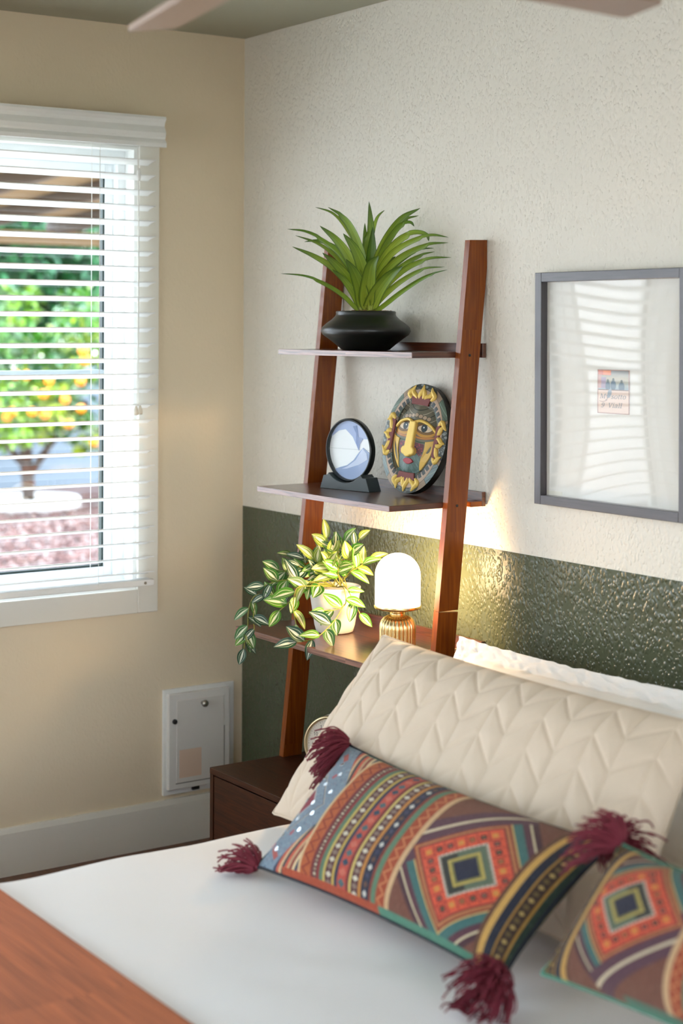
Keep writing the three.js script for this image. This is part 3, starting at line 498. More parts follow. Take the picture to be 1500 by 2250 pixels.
// ---------------------------------------------------------------- lamp
{
  const t = thing('table_lamp', 'small brass lamp with fluted base and glowing white dome shade', 'lamp', [1.0428, 0.7442, 0.1754]);
  part('foot', lathe([[0, 0], [0.052, 0], [0.0535, 0.0015], [0.0535, 0.0045], [0.052, 0.006], [0.04, 0.0065], [0, 0.0065]], 64), brass, t);
  // fluted bell
  const n = 26, per = 12, N = n * per, prof = [[0.0455, 0.006], [0.0462, 0.01], [0.0462, 0.05], [0.0455, 0.06], [0.042, 0.0705], [0.035, 0.0785], [0.026, 0.083], [0.0155, 0.085]], pos = [], idx = [];
  prof.forEach(([r, y]) => { for (let j = 0; j <= N; j++) { const a = (j / N) * 6.2832, rr2 = r * (1 - 0.085 * (1 - Math.pow(Math.abs(Math.sin((j / per) * Math.PI)), 0.8))); pos.push(Math.cos(a) * rr2, y, -Math.sin(a) * rr2); } });
  for (let i = 0; i < prof.length - 1; i++) for (let j = 0; j < N; j++) { const a = i * (N + 1) + j, b = a + N + 1; idx.push(a, a + 1, b, a + 1, b + 1, b); }
  const g = new THREE.BufferGeometry(); g.setAttribute('position', new THREE.Float32BufferAttribute(pos, 3)); g.setIndex(idx); g.computeVertexNormals();
  part('fluted_body', g, brass, t);
  part('neck', lathe([[0.016, 0.083], [0.019, 0.0855], [0.019, 0.09], [0.016, 0.092], [0.016, 0.0945], [0.022, 0.097]], 40), brass, t);
  part('collar', lathe([[0.018, 0.096], [0.045, 0.0985], [0.0585, 0.1025], [0.0595, 0.105], [0.0595, 0.1085], [0.058, 0.1095], [0, 0.1095]], 64), brass, t);
  const R = 0.0575, dome = [[0.056, 0.1096]]; for (let i = 0; i <= 20; i++) { const a = (i / 20) * Math.PI / 2; dome.push([Math.cos(a) * R + (i === 20 ? 0 : 0), 0.1845 + Math.sin(a) * R * 0.97]); } dome.splice(1, 0, [R, 0.112]);
  part('dome_shade', lathe(dome, 64), new THREE.MeshPhysicalMaterial({ color: 0xffffff, roughness: 0.3, emissive: new THREE.Color(1, 0.86, 0.66), emissiveIntensity: 1.5 }), t);
  const bulb = new THREE.PointLight(new THREE.Color(1, 0.66, 0.33), 0.42); bulb.name = 'lamp_bulb'; bulb.position.set(0, 0.17, 0); bulb.castShadow = true; bulb.shadow.radius = 2.2; t.add(bulb);
  part('power_cord', tube([[0.048, 0.005, -0.01], [0.07, 0.004, -0.022], [0.085, 0.003, -0.06], [0.1, 0.003, -0.1], [0.105, 0.0035, -0.15]], 0.0022, 40, 8), std('#d9c9a8', 0.5), t);
}

// ---------------------------------------------------------------- alarm clock
{
  const t = thing('alarm_clock', 'round cream clock with pale gold rim standing on the drawer box', 'clock', [0.792, 0.3692, 0.2], 0.55);
  const R = 0.077, cy = 0.084;
  part('case', lathe([[0, -0.03], [R * 0.9, -0.03], [R, -0.022], [R, 0.008], [R - 0.002, 0.012]], 72).rotateX(Math.PI / 2), std('#e9e1cf', 0.4), t, [0, cy, 0]);
  part('bezel', lathe([[R - 0.007, 0.006], [R - 0.006, 0.0135], [R - 0.002, 0.0155], [R + 0.0015, 0.012], [R + 0.0015, 0.006]], 72).rotateX(Math.PI / 2), new THREE.MeshPhysicalMaterial({ color: new THREE.Color(0.75, 0.62, 0.38), metalness: 1, roughness: 0.3 }), t, [0, cy, 0]);
  const face = canvasTex(512, 512, (c, w) => { c.fillStyle = '#efe7d8'; c.fillRect(0, 0, w, w); c.fillStyle = '#4a463e'; c.textAlign = 'center'; c.textBaseline = 'middle'; c.font = '46px sans-serif'; for (let k = 1; k <= 12; k++) { const a = (k / 12) * 6.2832; c.fillText(String(k), 256 + Math.sin(a) * 190, 256 - Math.cos(a) * 190); } for (let k = 0; k < 60; k++) { const a = (k / 60) * 6.2832; c.strokeStyle = '#8d8577'; c.lineWidth = k % 5 ? 2 : 5; c.beginPath(); c.moveTo(256 + Math.sin(a) * 240, 256 - Math.cos(a) * 240); c.lineTo(256 + Math.sin(a) * 230, 256 - Math.cos(a) * 230); c.stroke(); } });
  part('dial', new THREE.CircleGeometry(R - 0.006, 64), new THREE.MeshPhysicalMaterial({ map: face, roughness: 0.5 }), t, [0, cy, 0.0085]);
  part('hour_hand', rbox(-0.0015, 0.0015, -0.006, 0.035, 0, 0.001, 0.0004), dark, t, [0, cy, 0.0105], [0, 0, -2.2]);
  part('minute_hand', rbox(-0.001, 0.001, -0.008, 0.055, 0, 0.001, 0.0004), dark, t, [0, cy, 0.0118], [0, 0, -0.6]);
  for (const q of [-1, 1]) part('foot', new THREE.CylinderGeometry(0.006, 0.005, 0.02, 16), brass, t, [q * 0.04, 0.0098, -0.01]);
}

// ---------------------------------------------------------------- picture
{
  const x0 = 1.3905, x1 = 1.884, y0 = 1.131, y1 = 1.683, f = 0.0225, d = 0.028;
  const t = thing('framed_picture', 'dark wood framed small print on a wide white mat hanging right of the shelf', 'picture', [(x0 + x1) / 2, (y0 + y1) / 2, 0.0005]);
  const w = (x1 - x0) / 2, h = (y1 - y0) / 2, fm = new THREE.MeshPhysicalMaterial({ map: woodTex('#231d23', '#433a43', 0.5, 61), roughness: 0.3, clearcoat: 0.6, clearcoatRoughness: 0.3 });
  for (const s of [-1, 1]) part('frame_rail', rbox(s < 0 ? -w : w - f, s < 0 ? -w + f : w, -h, h, 0, d, 0.0015), fm, t);
  for (const s of [-1, 1]) part('frame_rail', rbox(-w + f, w - f, s < 0 ? -h : h - f, s < 0 ? -h + f : h, 0, d - 0.0003, 0.0015, 'x'), fm, t);
  part('mat_board', box(-w + f, w - f, -h + f, h - f, 0.004, 0.008), std('#dcd9d1', 0.75), t);
  part('mat_flaw', box(-w + f + 0.002, -w + f + 0.055, -h + f + 0.001, -h + f + 0.011, 0.008, 0.0086), std('#dcd7c9', 0.7), t);
  const print = canvasTex(256, 352, (c, W2, H2) => {
    let g = c.createLinearGradient(0, 0, 0, H2 * 0.45); g.addColorStop(0, '#7c7f84'); g.addColorStop(0.45, '#b6ae97'); g.addColorStop(1, '#8ea2a8'); c.fillStyle = g; c.fillRect(0, 0, W2, H2);
    c.fillStyle = '#c9705c'; c.fillRect(0, 0, 110, 44); c.fillStyle = '#e58a62'; c.fillRect(46, 8, 60, 34); c.fillStyle = '#b98f86'; c.fillRect(0, 40, 34, 110); c.fillStyle = '#9c8ba0'; c.fillRect(30, 60, 40, 90);
    for (const [x, y, r] of [[84, 90, 20], [128, 80, 22], [194, 92, 24]]) { c.fillStyle = '#4b6677'; c.beginPath(); c.ellipse(x, y + 44, r, 40, 0, 0, 7); c.fill(); c.fillStyle = '#3b4a45'; c.beginPath(); c.ellipse(x, y, 9, 14, 0, 0, 7); c.fill(); }
    c.fillStyle = '#75584e'; c.fillRect(0, 158, W2, 9); c.fillStyle = '#dcc4b4'; c.fillRect(0, 166, W2, H2 - 166); c.fillStyle = '#8f98a2'; c.beginPath(); c.ellipse(98, 190, 16, 38, 0.2, 0, 7); c.fill();
    c.fillStyle = '#5f6164'; c.font = 'italic 52px serif'; c.fillText('My sotto', 16, 232); c.fillText('9  Viall', 26, 304); c.strokeStyle = '#8f6f60'; c.lineWidth = 4; c.beginPath(); c.moveTo(16, 252); c.quadraticCurveTo(50, 266, 80, 242); c.stroke();
    c.strokeStyle = '#a37a6d'; c.lineWidth = 8; c.strokeRect(2, 2, W2 - 4, H2 - 4);
  });
  const pc = V(1.6398, 1.4065, 0), pw = 0.1035, ph = 0.1; // measured on the wall
  const pg = new THREE.BoxGeometry(pw, ph, 0.0008); part('print', pg, new THREE.MeshPhysicalMaterial({ map: print, roughness: 0.6 }), t, [pc.x - t.position.x, pc.y - t.position.y, 0.0086]);
  // acrylic sheet, slightly bowed
  const G = new THREE.PlaneGeometry(2 * (w - f), 2 * (h - f), 48, 60), P = G.attributes.position;
  for (let i = 0; i < P.count; i++) { const x = P.getX(i), y = P.getY(i); P.setZ(i, 0.0135 + 0.0007 * Math.sin(x * 11 + 0.6) * Math.cos(y * 7) + 0.0006 * Math.cos(y * 9 + x * 5)); }
  G.computeVertexNormals(); part('glazing', G, new THREE.MeshPhysicalMaterial({ color: 0xffffff, transmission: 1, thickness: 0, roughness: 0, ior: 1.6 }), t);
}

// ---------------------------------------------------------------- ceiling fan
{
  const hub = EYE.clone().addScaledVector(FWD, 2.045).addScaledVector(RIGHT, -0.05);
  const t = thing('ceiling_fan', 'ceiling fan with pale flat blades, only two blade tips in view', 'fan', [hub.x, 0, hub.z], FACE);
  const bladeM = std('#ab9484', 0.36), metal = std('#c9c3b8', 0.4);
  part('downrod', new THREE.CylinderGeometry(0.012, 0.012, 0.2, 20), metal, t, [0, 2.3, 0]);
  part('canopy', lathe([[0, 2.37], [0.03, 2.37], [0.06, 2.4], [0.065, 2.4395], [0, 2.4395]], 40), metal, t);
  part('motor', lathe([[0, 2.02], [0.05, 2.02], [0.085, 2.035], [0.1, 2.06], [0.1, 2.13], [0.08, 2.17], [0.03, 2.21], [0, 2.21]], 48), metal, t);
  const s = new THREE.Shape(); s.moveTo(0.16, -0.042); s.lineTo(0.63, -0.04); s.quadraticCurveTo(0.648, -0.04, 0.65, -0.03); s.lineTo(0.656, 0.03); s.quadraticCurveTo(0.656, 0.039, 0.64, 0.04); s.lineTo(0.16, 0.042); s.closePath();
  const bg = extrude(s, 0.007, 0.001, 2); bg.rotateX(-Math.PI / 2); bg.rotateX(-0.13);
  const iron = rbox(0.08, 0.2, -0.004, 0.0, -0.02, 0.02, 0.002);
  const base = Math.atan2(2.627 - 2.04, -0.295 + 0.05);     // towards the left-hand tip, in the camera's ground plane
  for (let k = 0; k < 5; k++) { const a = base - (k * 2 * Math.PI) / 5; const b = part('blade', bg, bladeM, t, [0, 2.02, 0], [0, a, 0]); part('blade_iron', iron, metal, b, [0, 0.012, 0]); }
}
// ---------------------------------------------------------------- bed
function softBox(x0, x1, y0, y1, z0, z1, r, sx, sy, sz, noise, open) {
  const g0 = new THREE.BoxGeometry(x1 - x0, y1 - y0, z1 - z0, sx, sy, sz); g0.deleteAttribute('uv'); g0.deleteAttribute('normal');
  const g = mergeVertices(g0, 1e-5), P = g.attributes.position, h = [(x1 - x0) / 2 - r, (y1 - y0) / 2 - r, (z1 - z0) / 2 - r], c = [(x0 + x1) / 2, (y0 + y1) / 2, (z0 + z1) / 2];
  for (let i = 0; i < P.count; i++) {
    const p = [P.getX(i), P.getY(i), P.getZ(i)], k = p.map((q, a) => clamp(q, -h[a], h[a])), d = V(p[0] - k[0], p[1] - k[1], p[2] - k[2]); if (d.lengthSq() > 0) d.setLength(r);
    const q = [k[0] + d.x + c[0], k[1] + d.y + c[1], k[2] + d.z + c[2]]; if (noise) { const e = noise(...q); q[1] += p[1] > 0 ? e : 0; q[0] += p[1] > 0 ? 0 : e; }
    P.setXYZ(i, ...q);
  }
  if (open !== undefined) { const I = g.index.array, k = []; for (let i = 0; i < I.length; i += 3) if (Math.max(P.getY(I[i]), P.getY(I[i + 1]), P.getY(I[i + 2])) > open) k.push(I[i], I[i + 1], I[i + 2]); g.setIndex(k); }
  g.computeVertexNormals(); return boxUV(g, 'x');
}
const BX0 = 1.315, BX1 = 3.15, BY = 0.465;
{
  const t = thing('bed', 'wide low bed with wooden base under white bedding', 'bed', [0, 0, 0]);
  part('bed_base', [rbox(BX0 + 0.05, BX1 - 0.05, 0.1, 0.2, 0.06, 2.05, 0.006, 'x'), rbox(BX0 + 0.05, BX1 - 0.05, 0.12, 0.4, 0.022, 0.045, 0.006, 'x')], cabinetWood, t);
  part('mattress', softBox(BX0 + 0.035, BX1 - 0.035, 0.2, BY - 0.035, 0.06, 2.05, 0.05, 20, 6, 20), std('#efece6', 0.8), t);
  for (const x of [BX0 + 0.12, BX1 - 0.12]) for (const z of [0.15, 1.95]) part('leg', new THREE.CylinderGeometry(0.03, 0.024, 0.1, 20), cabinetWood, t, [x, 0.05, z]);
  const linen = std('#eceae8', 0.82, { sheen: 0.25, sheenRoughness: 0.5, sheenColor: col('#ffffff'), bumpMap: weaveTex, bumpScale: 0.0001 });
  const drape = (x, y, z) => 0.006 * perlin.noise(x * 3, z * 3.4, 1) + 0.0035 * perlin.noise(x * 8 + z * 5, z * 5, 4) - 0.004;
  const duvet = part('duvet', [softBox(BX0, BX1, 0.12, BY + 0.005, 0.05, 2.08, 0.06, 150, 14, 150, drape, 0.13), softBox(BX0 + 0.015, BX1 - 0.015, 0.12, BY - 0.01, 0.058, 2.065, 0.05, 60, 8, 60, drape, 0.13)], linen, scene);
  tag(duvet, 'smooth white duvet covering the bed', 'duvet');
  const arch = (o, f) => { const a = BX0 - o, b = BX1 + o, top = BY + 0.004 + o, R = 0.06 + o, p = []; p.push([a, 0.15]); for (let i = 0; i <= 8; i++) { const q = Math.PI - (i / 8) * Math.PI / 2; p.push([a + R + Math.cos(q) * R, top - R + Math.sin(q) * R]); } for (let i = 0; i <= 8; i++) { const q = Math.PI / 2 - (i / 8) * Math.PI / 2; p.push([b - R + Math.cos(q) * R, top - R + Math.sin(q) * R]); } p.push([b, 0.15]); return p; };
  const th = extrude(poly([...arch(0.013), ...arch(0.006).reverse()]), 0.63, 0.0025, 3, 16); th.translate(0, 0, 1.412); boxUV(th, 'x');
  const ribs = lattice(512, 77);
  const throwTex = dataTex(256, 1024, (u, v, o) => { const q = ribs(u * 6, v * 512), w = ribs(u * 3 + 9, v * 40), k = 0.72 + 0.28 * q + 0.14 * (w - 0.5); o[0] = 200 * k; o[1] = 110 * k; o[2] = 62 * k; }, true, [2, 2.2]); throwTex.rotation = Math.PI / 2;
  tag(part('throw_blanket', th, new THREE.MeshPhysicalMaterial({ map: throwTex, roughness: 0.75, sheen: 0.4, sheenColor: col('#ffb890'), sheenRoughness: 0.4 }), scene), 'terracotta striped throw folded across the foot of the white bed', 'blanket');
}
// pillow: corners BL, BR, TL, TR; returns geometry and a point function
function pillow(c, t, o = {}) {
  const nx = o.nx ?? 90, ny = o.ny ?? 60, [BL, BR, TL, TR] = c.map((p) => V(...p)), U = BR.clone().sub(BL).add(TR).sub(TL).normalize(), N = U.clone().cross(TL.clone().sub(BL).add(TR).sub(BR).normalize()).normalize();
  const w = BR.distanceTo(BL), h = TL.distanceTo(BL), e = o.pinch ?? 0.07, fl = o.flange ?? 0;
  const at = (a, b, side) => { // a, b in -1..1
    const a2 = a * (1 - e * (1 - b * b) * a * a), b2 = b * (1 - e * (w / h) * 0.8 * (1 - a * a) * b * b), u = (a2 + 1) / 2, v = (b2 + 1) / 2;
    const p = BL.clone().lerp(BR, u).lerp(TL.clone().lerp(TR, u), v);
    const fa = clamp(Math.abs(a) / (1 - (2 * fl) / w), 0, 1), fb = clamp(Math.abs(b) / (1 - (2 * fl) / h), 0, 1), k = (o.k ?? 0.55);
    let T = t * 0.5 * Math.pow(Math.max(0, (1 - Math.pow(fa, o.pa ?? 2.6)) * (1 - Math.pow(fb, o.pb ?? 2.4))), k);
    if (fl) { T += 0.0035; const rf = smooth(Math.max(fa, fb), 0.95, 1); p.addScaledVector(N, (0.0035 * perlin.noise(a * 22, b * 14, 3) + 0.002 * perlin.noise(a * 60, b * 30, 7)) * rf * side); p.y += 0.006 * perlin.noise(a * 13, b * 9, 5) * rf; }
    if (o.disp && T > 0) T += o.disp((a + 1) / 2 * w, (b + 1) / 2 * h, a, b, side) * smooth(T, 0, t * 0.2);
    return p.addScaledVector(N, side * T);
  };
  const pos = [], uv = [], idx = [], f = (q) => Math.sin((q * Math.PI) / 2) * 0.6 + q * 0.4;
  for (const side of [1, -1]) { const s0 = pos.length / 3; for (let j = 0; j <= ny; j++) for (let i = 0; i <= nx; i++) { const a = f((2 * i) / nx - 1), b = f((2 * j) / ny - 1), p = at(a, b, side); pos.push(p.x, p.y, p.z); uv.push((a + 1) / 2, (b + 1) / 2); }
    for (let j = 0; j < ny; j++) for (let i = 0; i < nx; i++) { const q = s0 + j * (nx + 1) + i, r = q + nx + 1; side > 0 ? idx.push(q, q + 1, r, q + 1, r + 1, r) : idx.push(q, r, q + 1, q + 1, r, r + 1); } }
  const g = new THREE.BufferGeometry(); g.setAttribute('position', new THREE.Float32BufferAttribute(pos, 3)); g.setAttribute('uv', new THREE.Float32BufferAttribute(uv, 2)); g.setIndex(idx); g.computeVertexNormals();
  return { g, at, N, U, w, h };
}
const seamOf = (p, r, n = 40) => { const pts = []; for (let i = 0; i < n; i++) pts.push(p.at(-1 + (2 * i) / n, -1, 1)); for (let i = 0; i < n; i++) pts.push(p.at(1, -1 + (2 * i) / n, 1)); for (let i = 0; i < n; i++) pts.push(p.at(1 - (2 * i) / n, 1, 1)); for (let i = 0; i < n; i++) pts.push(p.at(-1, 1 - (2 * i) / n, 1)); return tube(pts, r, 320, 6, true); };
const pillowLinen = std('#f0ede8', 0.85, { sheen: 0.2, sheenColor: col('#ffffff'), bumpMap: weaveTex, bumpScale: 0.00015 });
const quiltLinen = std('#d8c5ae', 0.8, { sheen: 0.25, sheenColor: col('#fff4e4'), bumpMap: weaveTex, bumpScale: 0.00012 });
{
  const wr = (x, y, a, b) => 0.006 * perlin.noise(x * 6 + 3, y * 7, 2) + 0.003 * perlin.noise(x * 18, y * 15, 8);
  const rear = thing('bed_pillow', 'plain white pillow with stitched border standing against the green wall', 'pillow');
  const p = pillow([[1.29, 0.478, 0.32], [2.22, 0.478, 0.33], [1.262, 0.805, 0.15], [2.2, 0.82, 0.16]], 0.17, { flange: 0.045, disp: wr, pinch: 0.03, nx: 140, ny: 80 });
  part('cover', p.g, pillowLinen, rear);
  // quilted shams: columns of chevron stitching
  const quilt = (x, y, a, b, side) => {
    if (side < 0) return 0.004 * perlin.noise(x * 6, y * 6, 3);
    const Wc = 0.074, S = 0.072, k = 0.8, m = ((x % (2 * Wc)) + 2 * Wc) % (2 * Wc), tri = m < Wc ? m : 2 * Wc - m;
    const d1 = Math.min(m, Math.abs(m - Wc), 2 * Wc - m), q = (((y + tri * k) % S) + S) % S, d2 = Math.min(q, S - q) * 0.78, d = Math.min(d1, d2);
    return -0.0034 * Math.exp(-((d / 0.0042) ** 2)) + 0.0022 * smooth(d, 0.002, 0.028) + 0.007 * perlin.noise(x * 4, y * 5, 5) + 0.0016 * perlin.noise(x * 26, y * 20, 9);
  };
  const s1 = thing('quilted_pillow', 'cream quilted pillow with chevron stitching leaning behind the patterned bolster', 'pillow');
  const q1 = pillow([[1.325, 0.487, 0.72], [2.41, 0.487, 0.72], [1.34, 0.848, 0.435], [2.33, 0.84, 0.44]], 0.17, { disp: quilt, nx: 300, ny: 150, pinch: 0.025, pa: 4, pb: 2.8 });
  part('cover', q1.g, quiltLinen, s1); part('piping', seamOf(q1, 0.003), quiltLinen, s1);
  const s2 = thing('quilted_pillow', 'second cream quilted pillow, only its edge in view at the right', 'pillow');
  const q2 = pillow([[2.46, 0.487, 0.68], [3.12, 0.487, 0.65], [2.44, 0.84, 0.43], [3.12, 0.84, 0.4]], 0.17, { disp: quilt, nx: 160, ny: 110, pinch: 0.025, pa: 4, pb: 2.8 });
  part('cover', q2.g, quiltLinen, s2); part('piping', seamOf(q2, 0.003), quiltLinen, s2);
}
// ---------------------------------------------------------------- embroidered bolsters with tassels
const kilim = canvasTex(2048, 1024, (c, w, h) => {
  const R = (x0, x1, f) => { c.fillStyle = f; c.fillRect(x0 * w, 0, (x1 - x0) * w + 1, h); };
  c.fillStyle = '#6a5040'; c.fillRect(0, 0, w, h);
  const rect = (x, y, a, b, f, rot = 0) => { c.save(); c.translate(x * w, y * h); c.rotate(rot); c.fillStyle = f; c.fillRect((-a / 2) * w, (-b / 2) * w, a * w, b * w); c.restore(); };
  const dia = (x, y, a, b, f) => { c.beginPath(); c.moveTo((x - a) * w, y); c.lineTo(x * w, y - b); c.lineTo((x + a) * w, y); c.lineTo(x * w, y + b); c.fillStyle = f; c.fill(); };
  // left block, blue grey with worn patches
  R(0, 0.2, '#7f93a3');
  for (let i = 0; i < 700; i++) { c.fillStyle = ['rgba(60,80,105,.35)', 'rgba(190,200,205,.3)', 'rgba(170,110,110,.25)'][i % 3]; c.fillRect(rr(0, 0.2) * w, rr(0, h), rr(4, 22), rr(3, 14)); }
  c.save(); c.translate(0.05 * w, h * 0.52); c.rotate(Math.PI / 4);
  for (const [s, f, lw] of [[330, '#c9b7a4', 7], [316, '#3f4f63', 6], [150, '#cfc6bb', 9], [70, '#8c2f43', 70]]) { c.strokeStyle = f; c.lineWidth = lw; c.strokeRect(-s / 2, -s / 2, s, s); } c.restore();
  for (const y of [0.12, 0.9]) rect(0.06, y, 0.05, 0.02, '#b05a55', 0.7); for (const [x, y] of [[0.1, 0.3], [0.09, 0.75], [0.02, 0.2], [0.02, 0.85]]) rect(x, y, 0.016, 0.02, '#b4606a', 0.5);
  // corner patches with slanting bands, top left and bottom left
  const slant = (y0, dir) => { c.save(); c.beginPath(); if (dir > 0) { c.moveTo(0.075 * w, 0); c.lineTo(0.21 * w, 0); c.lineTo(0.21 * w, h * 0.4); } else { c.moveTo(0.075 * w, h); c.lineTo(0.21 * w, h); c.lineTo(0.21 * w, h * 0.6); } c.closePath(); c.clip(); const f = ['#2c3a55', '#c65b45', '#d8b48a', '#3a3f45', '#d2593f', '#c9a27c', '#8d3b30', '#e0c79a']; for (let k = 0; k < 16; k++) { c.strokeStyle = f[k % 8]; c.lineWidth = 26; c.beginPath(); if (dir > 0) { c.moveTo(w * 0.08 + k * 24, -20); c.lineTo(w * 0.08 + k * 24 + 200, h * 0.42); } else { c.moveTo(w * 0.08 + k * 24, h + 20); c.lineTo(w * 0.08 + k * 24 + 200, h * 0.58); } c.stroke(); } c.restore(); };
  slant(0, 1); slant(0, -1);
  // bands
  let x = 0.195; const u = 0.0108;
  const band = (k, f, fn) => { R(x, x + k * u, f); if (fn) fn(x, k * u); x += k * u; };
  const zig = (fg) => (x0, bw) => { c.strokeStyle = fg; c.lineWidth = 11; c.beginPath(); for (let y = 0, k = 0; y <= h; y += 40, k++) { const X = (x0 + bw * (k % 2 ? 0.82 : 0.2)) * w; k ? c.lineTo(X, y) : c.moveTo(X, y); } c.stroke(); };
  const dots = (cols, step, sz) => (x0, bw) => { for (let y = step / 2, k = 0; y < h; y += step, k++) dia(x0 + bw / 2, y, sz * bw, step * 0.42, cols[k % cols.length]); };
  const dash = (f) => (x0, bw) => { for (let y = 0, k = 0; y < h; y += 26, k++) { c.fillStyle = k % 2 ? f : '#a58f76'; c.fillRect((x0 + bw * 0.25) * w, y, bw * 0.5 * w, 15); } };
  band(1, '#d9b98c'); band(4.4, '#b85a2c', zig('#8c3320')); band(0.9, '#7a2a2c'); band(1.8, '#5f3234', dash('#cfc2a4')); band(1, '#8c2f30'); band(1.5, '#5c7d64'); band(0.9, '#cdb45e'); band(2.7, '#5a3436', dots(['#d8d0bb', '#8a7468'], 46, 0.42)); band(0.9, '#c9a94e'); band(1.2, '#2a2f4c'); band(3.3, '#c4503f', dots(['#49686f', '#2f4a5e', '#d0705e'], 62, 0.4)); band(1.1, '#7a2a2c'); band(0.9, '#d4bd6a'); band(2.7, '#5a3436', dots(['#ddd6c2', '#8d786c'], 44, 0.42)); band(1.1, '#c9863a'); band(3, '#23283f', dots(['#d8d6cc', '#3a3f5c', '#6a4a3a'], 52, 0.26)); band(0.9, '#8a3a2c'); band(1.7, '#5f8468'); band(3.4, '#a8492a', zig('#d08050')); band(1.6, '#d8b184');
  // diamond block
  const X0 = x, X1 = 0.9, cx = 0.776, cy = h * 0.56; R(X0, X1, '#6b4048');
  for (let i = 0; i < 500; i++) { c.fillStyle = i % 2 ? 'rgba(40,20,30,.25)' : 'rgba(160,110,100,.2)'; c.fillRect(rr(X0, X1) * w, rr(0, h), rr(4, 18), rr(3, 9)); }
  c.save(); c.beginPath(); c.rect(X0 * w, 0, (X1 - X0) * w, h); c.clip(); c.translate(cx * w, cy); c.rotate(Math.PI / 4); c.scale(0.8, 0.8);
  const sq = (s, f) => { c.fillStyle = f; c.fillRect(-s / 2, -s / 2, s, s); };
  c.fillStyle = '#7a4a3a'; c.fillRect(-1200, -1200, 2400, 2400);
  // corner stripes beyond the diamond: teal on the right-hand sides, purple and cream on the left
  for (const [s, f] of [[1060, '#4a2a34'], [980, '#d9c9a4'], [950, '#5b3340'], [860, '#3f6f6c'], [740, '#d2b06a'], [716, '#8a3c2c'], [680, '#c07a4a']]) sq(s, f);
  c.fillStyle = '#5d3a48'; c.fillRect(-530, -530, 178, 1060); c.fillRect(-530, 352, 300, 178); c.fillStyle = '#dccaa8'; c.fillRect(-450, -530, 26, 1060);
  sq(640, '#7c2f2a'); sq(612, '#e0583a');
  for (const [a, b] of [[-1, 0], [1, 0], [0, -1], [0, 1]]) for (let k = -3; k <= 3; k++) { const px = a ? a * 245 : k * 82, py = b ? b * 245 : k * 82; c.fillStyle = ['#3a1f22', '#8e4a28', '#e0913a', '#5f2830'][(k + 4 + (a + 2 * b + 3)) % 4]; c.fillRect(px - 22, py - 22, 44, 44); c.fillStyle = '#c9a06a'; c.fillRect(px - 6, py - 6, 12, 12); c.fillStyle = '#a63a2c'; c.fillRect(a ? px - 50 : px + 36, a ? py + 36 : py - 50, a ? 100 : 10, a ? 10 : 100); }
  sq(372, '#ddd6c4'); for (let k = -5; k < 6; k++) { c.fillStyle = '#8c7d6c'; c.fillRect(k * 34 - 4, -186, 8, 372); c.fillRect(-186, k * 34 - 4, 372, 8); }
  sq(330, '#5f6f5a'); c.fillStyle = '#2f3430'; c.fillRect(-165, 40, 330, 125); sq(240, '#c6ad58'); sq(206, '#8b8446'); sq(172, '#151d38');
  c.restore();
  // right end: gold, navy, brown figured band, green
  x = 0.9; R(0.9, 0.912, '#6a4630'); R(0.912, 0.93, '#d8a85a'); R(0.93, 0.953, '#1d2233'); R(0.953, 0.958, '#b08238'); R(0.958, 0.985, '#3e2a1e'); for (let y = 20, k = 0; y < h; y += 48, k++) { dia(0.9715, y, 0.008, 16, k % 2 ? '#b89a5a' : '#6d5a32'); } R(0.985, 0.99, '#b08238'); R(0.99, 1, '#2a3a30');
  // border strip along both long edges
  for (const [y, f] of [[0, '#4f7a68'], [h - 34, '#b0492a']]) { c.fillStyle = f; c.fillRect(0.12 * w, y, (y ? 0.42 : 0.6) * w, 34); } c.fillStyle = '#4f8a74'; c.fillRect(0.54 * w, h - 34, 0.36 * w, 34);
  // thread grain
  for (let i = 0; i < 9000; i++) { c.fillStyle = i % 2 ? 'rgba(0,0,0,.10)' : 'rgba(255,240,215,.09)'; c.fillRect(rr(0, w), rr(0, h), rr(2, 5), rr(5, 24)); }
});
const kilimM = new THREE.MeshPhysicalMaterial({ map: kilim, roughness: 0.82, sheen: 0.3, sheenColor: col('#ffe2c0'), sheenRoughness: 0.5, bumpMap: weaveTex, bumpScale: 0.0007 });
const kilimFlip = kilimM.clone(); kilimFlip.map = kilim.clone(); kilimFlip.map.wrapS = kilimFlip.map.wrapT = THREE.RepeatWrapping; kilimFlip.map.repeat.set(-1, -1); kilimFlip.map.offset.set(1, 1); kilimFlip.map.needsUpdate = true;
const yarn = std('#74202f', 0.75, { sheen: 0.5, sheenColor: col('#b04a5a'), sheenRoughness: 0.4 }), navyTrim = std('#161c26', 0.8), mirror = new THREE.MeshPhysicalMaterial({ color: col('#c3cdd4'), metalness: 0.8, roughness: 0.25 });
function tassel(parent, p, dir, len, n, spread = 0.55, floor = BY + 0.008) {
  const d = dir.clone().normalize(), gs = [], s = d.clone().cross(V(0, 1, 0)).normalize(), u = s.clone().cross(d).normalize();
  for (let i = 0; i < n; i++) {
    const a = rr(0, 6.283), r = Math.sqrt(rnd()) * spread, off = s.clone().multiplyScalar(Math.cos(a) * r).addScaledVector(u, Math.sin(a) * r), l = len * rr(0.75, 1.2), v = d.clone().add(off).normalize();
    const st = p.clone().addScaledVector(off, 0.018), q = [0, 0.3, 0.6, 0.85, 1].map((k) => { const e = st.clone().addScaledVector(v, l * k).addScaledVector(off, 0.3 * l * k * (1 - k)); e.y -= 0.45 * l * k * k; e.add(V(rr(-1, 1), rr(-1, 1), rr(-1, 1)).multiplyScalar(0.05 * l * k)); e.y = Math.max(e.y, floor + rnd() * 0.012 * k); return e; });
    gs.push(tube(q, 0.0017, 9, 5));
  }
  const head = new THREE.SphereGeometry(0.007, 12, 8); head.scale(1, 0.9, 1); head.translate(p.x, Math.max(p.y, floor + 0.008), p.z); gs.push(head);
  tag(part('tassel', gs, yarn, parent), 'fringed burgundy yarn tassel', null, null, 'stuff');
}
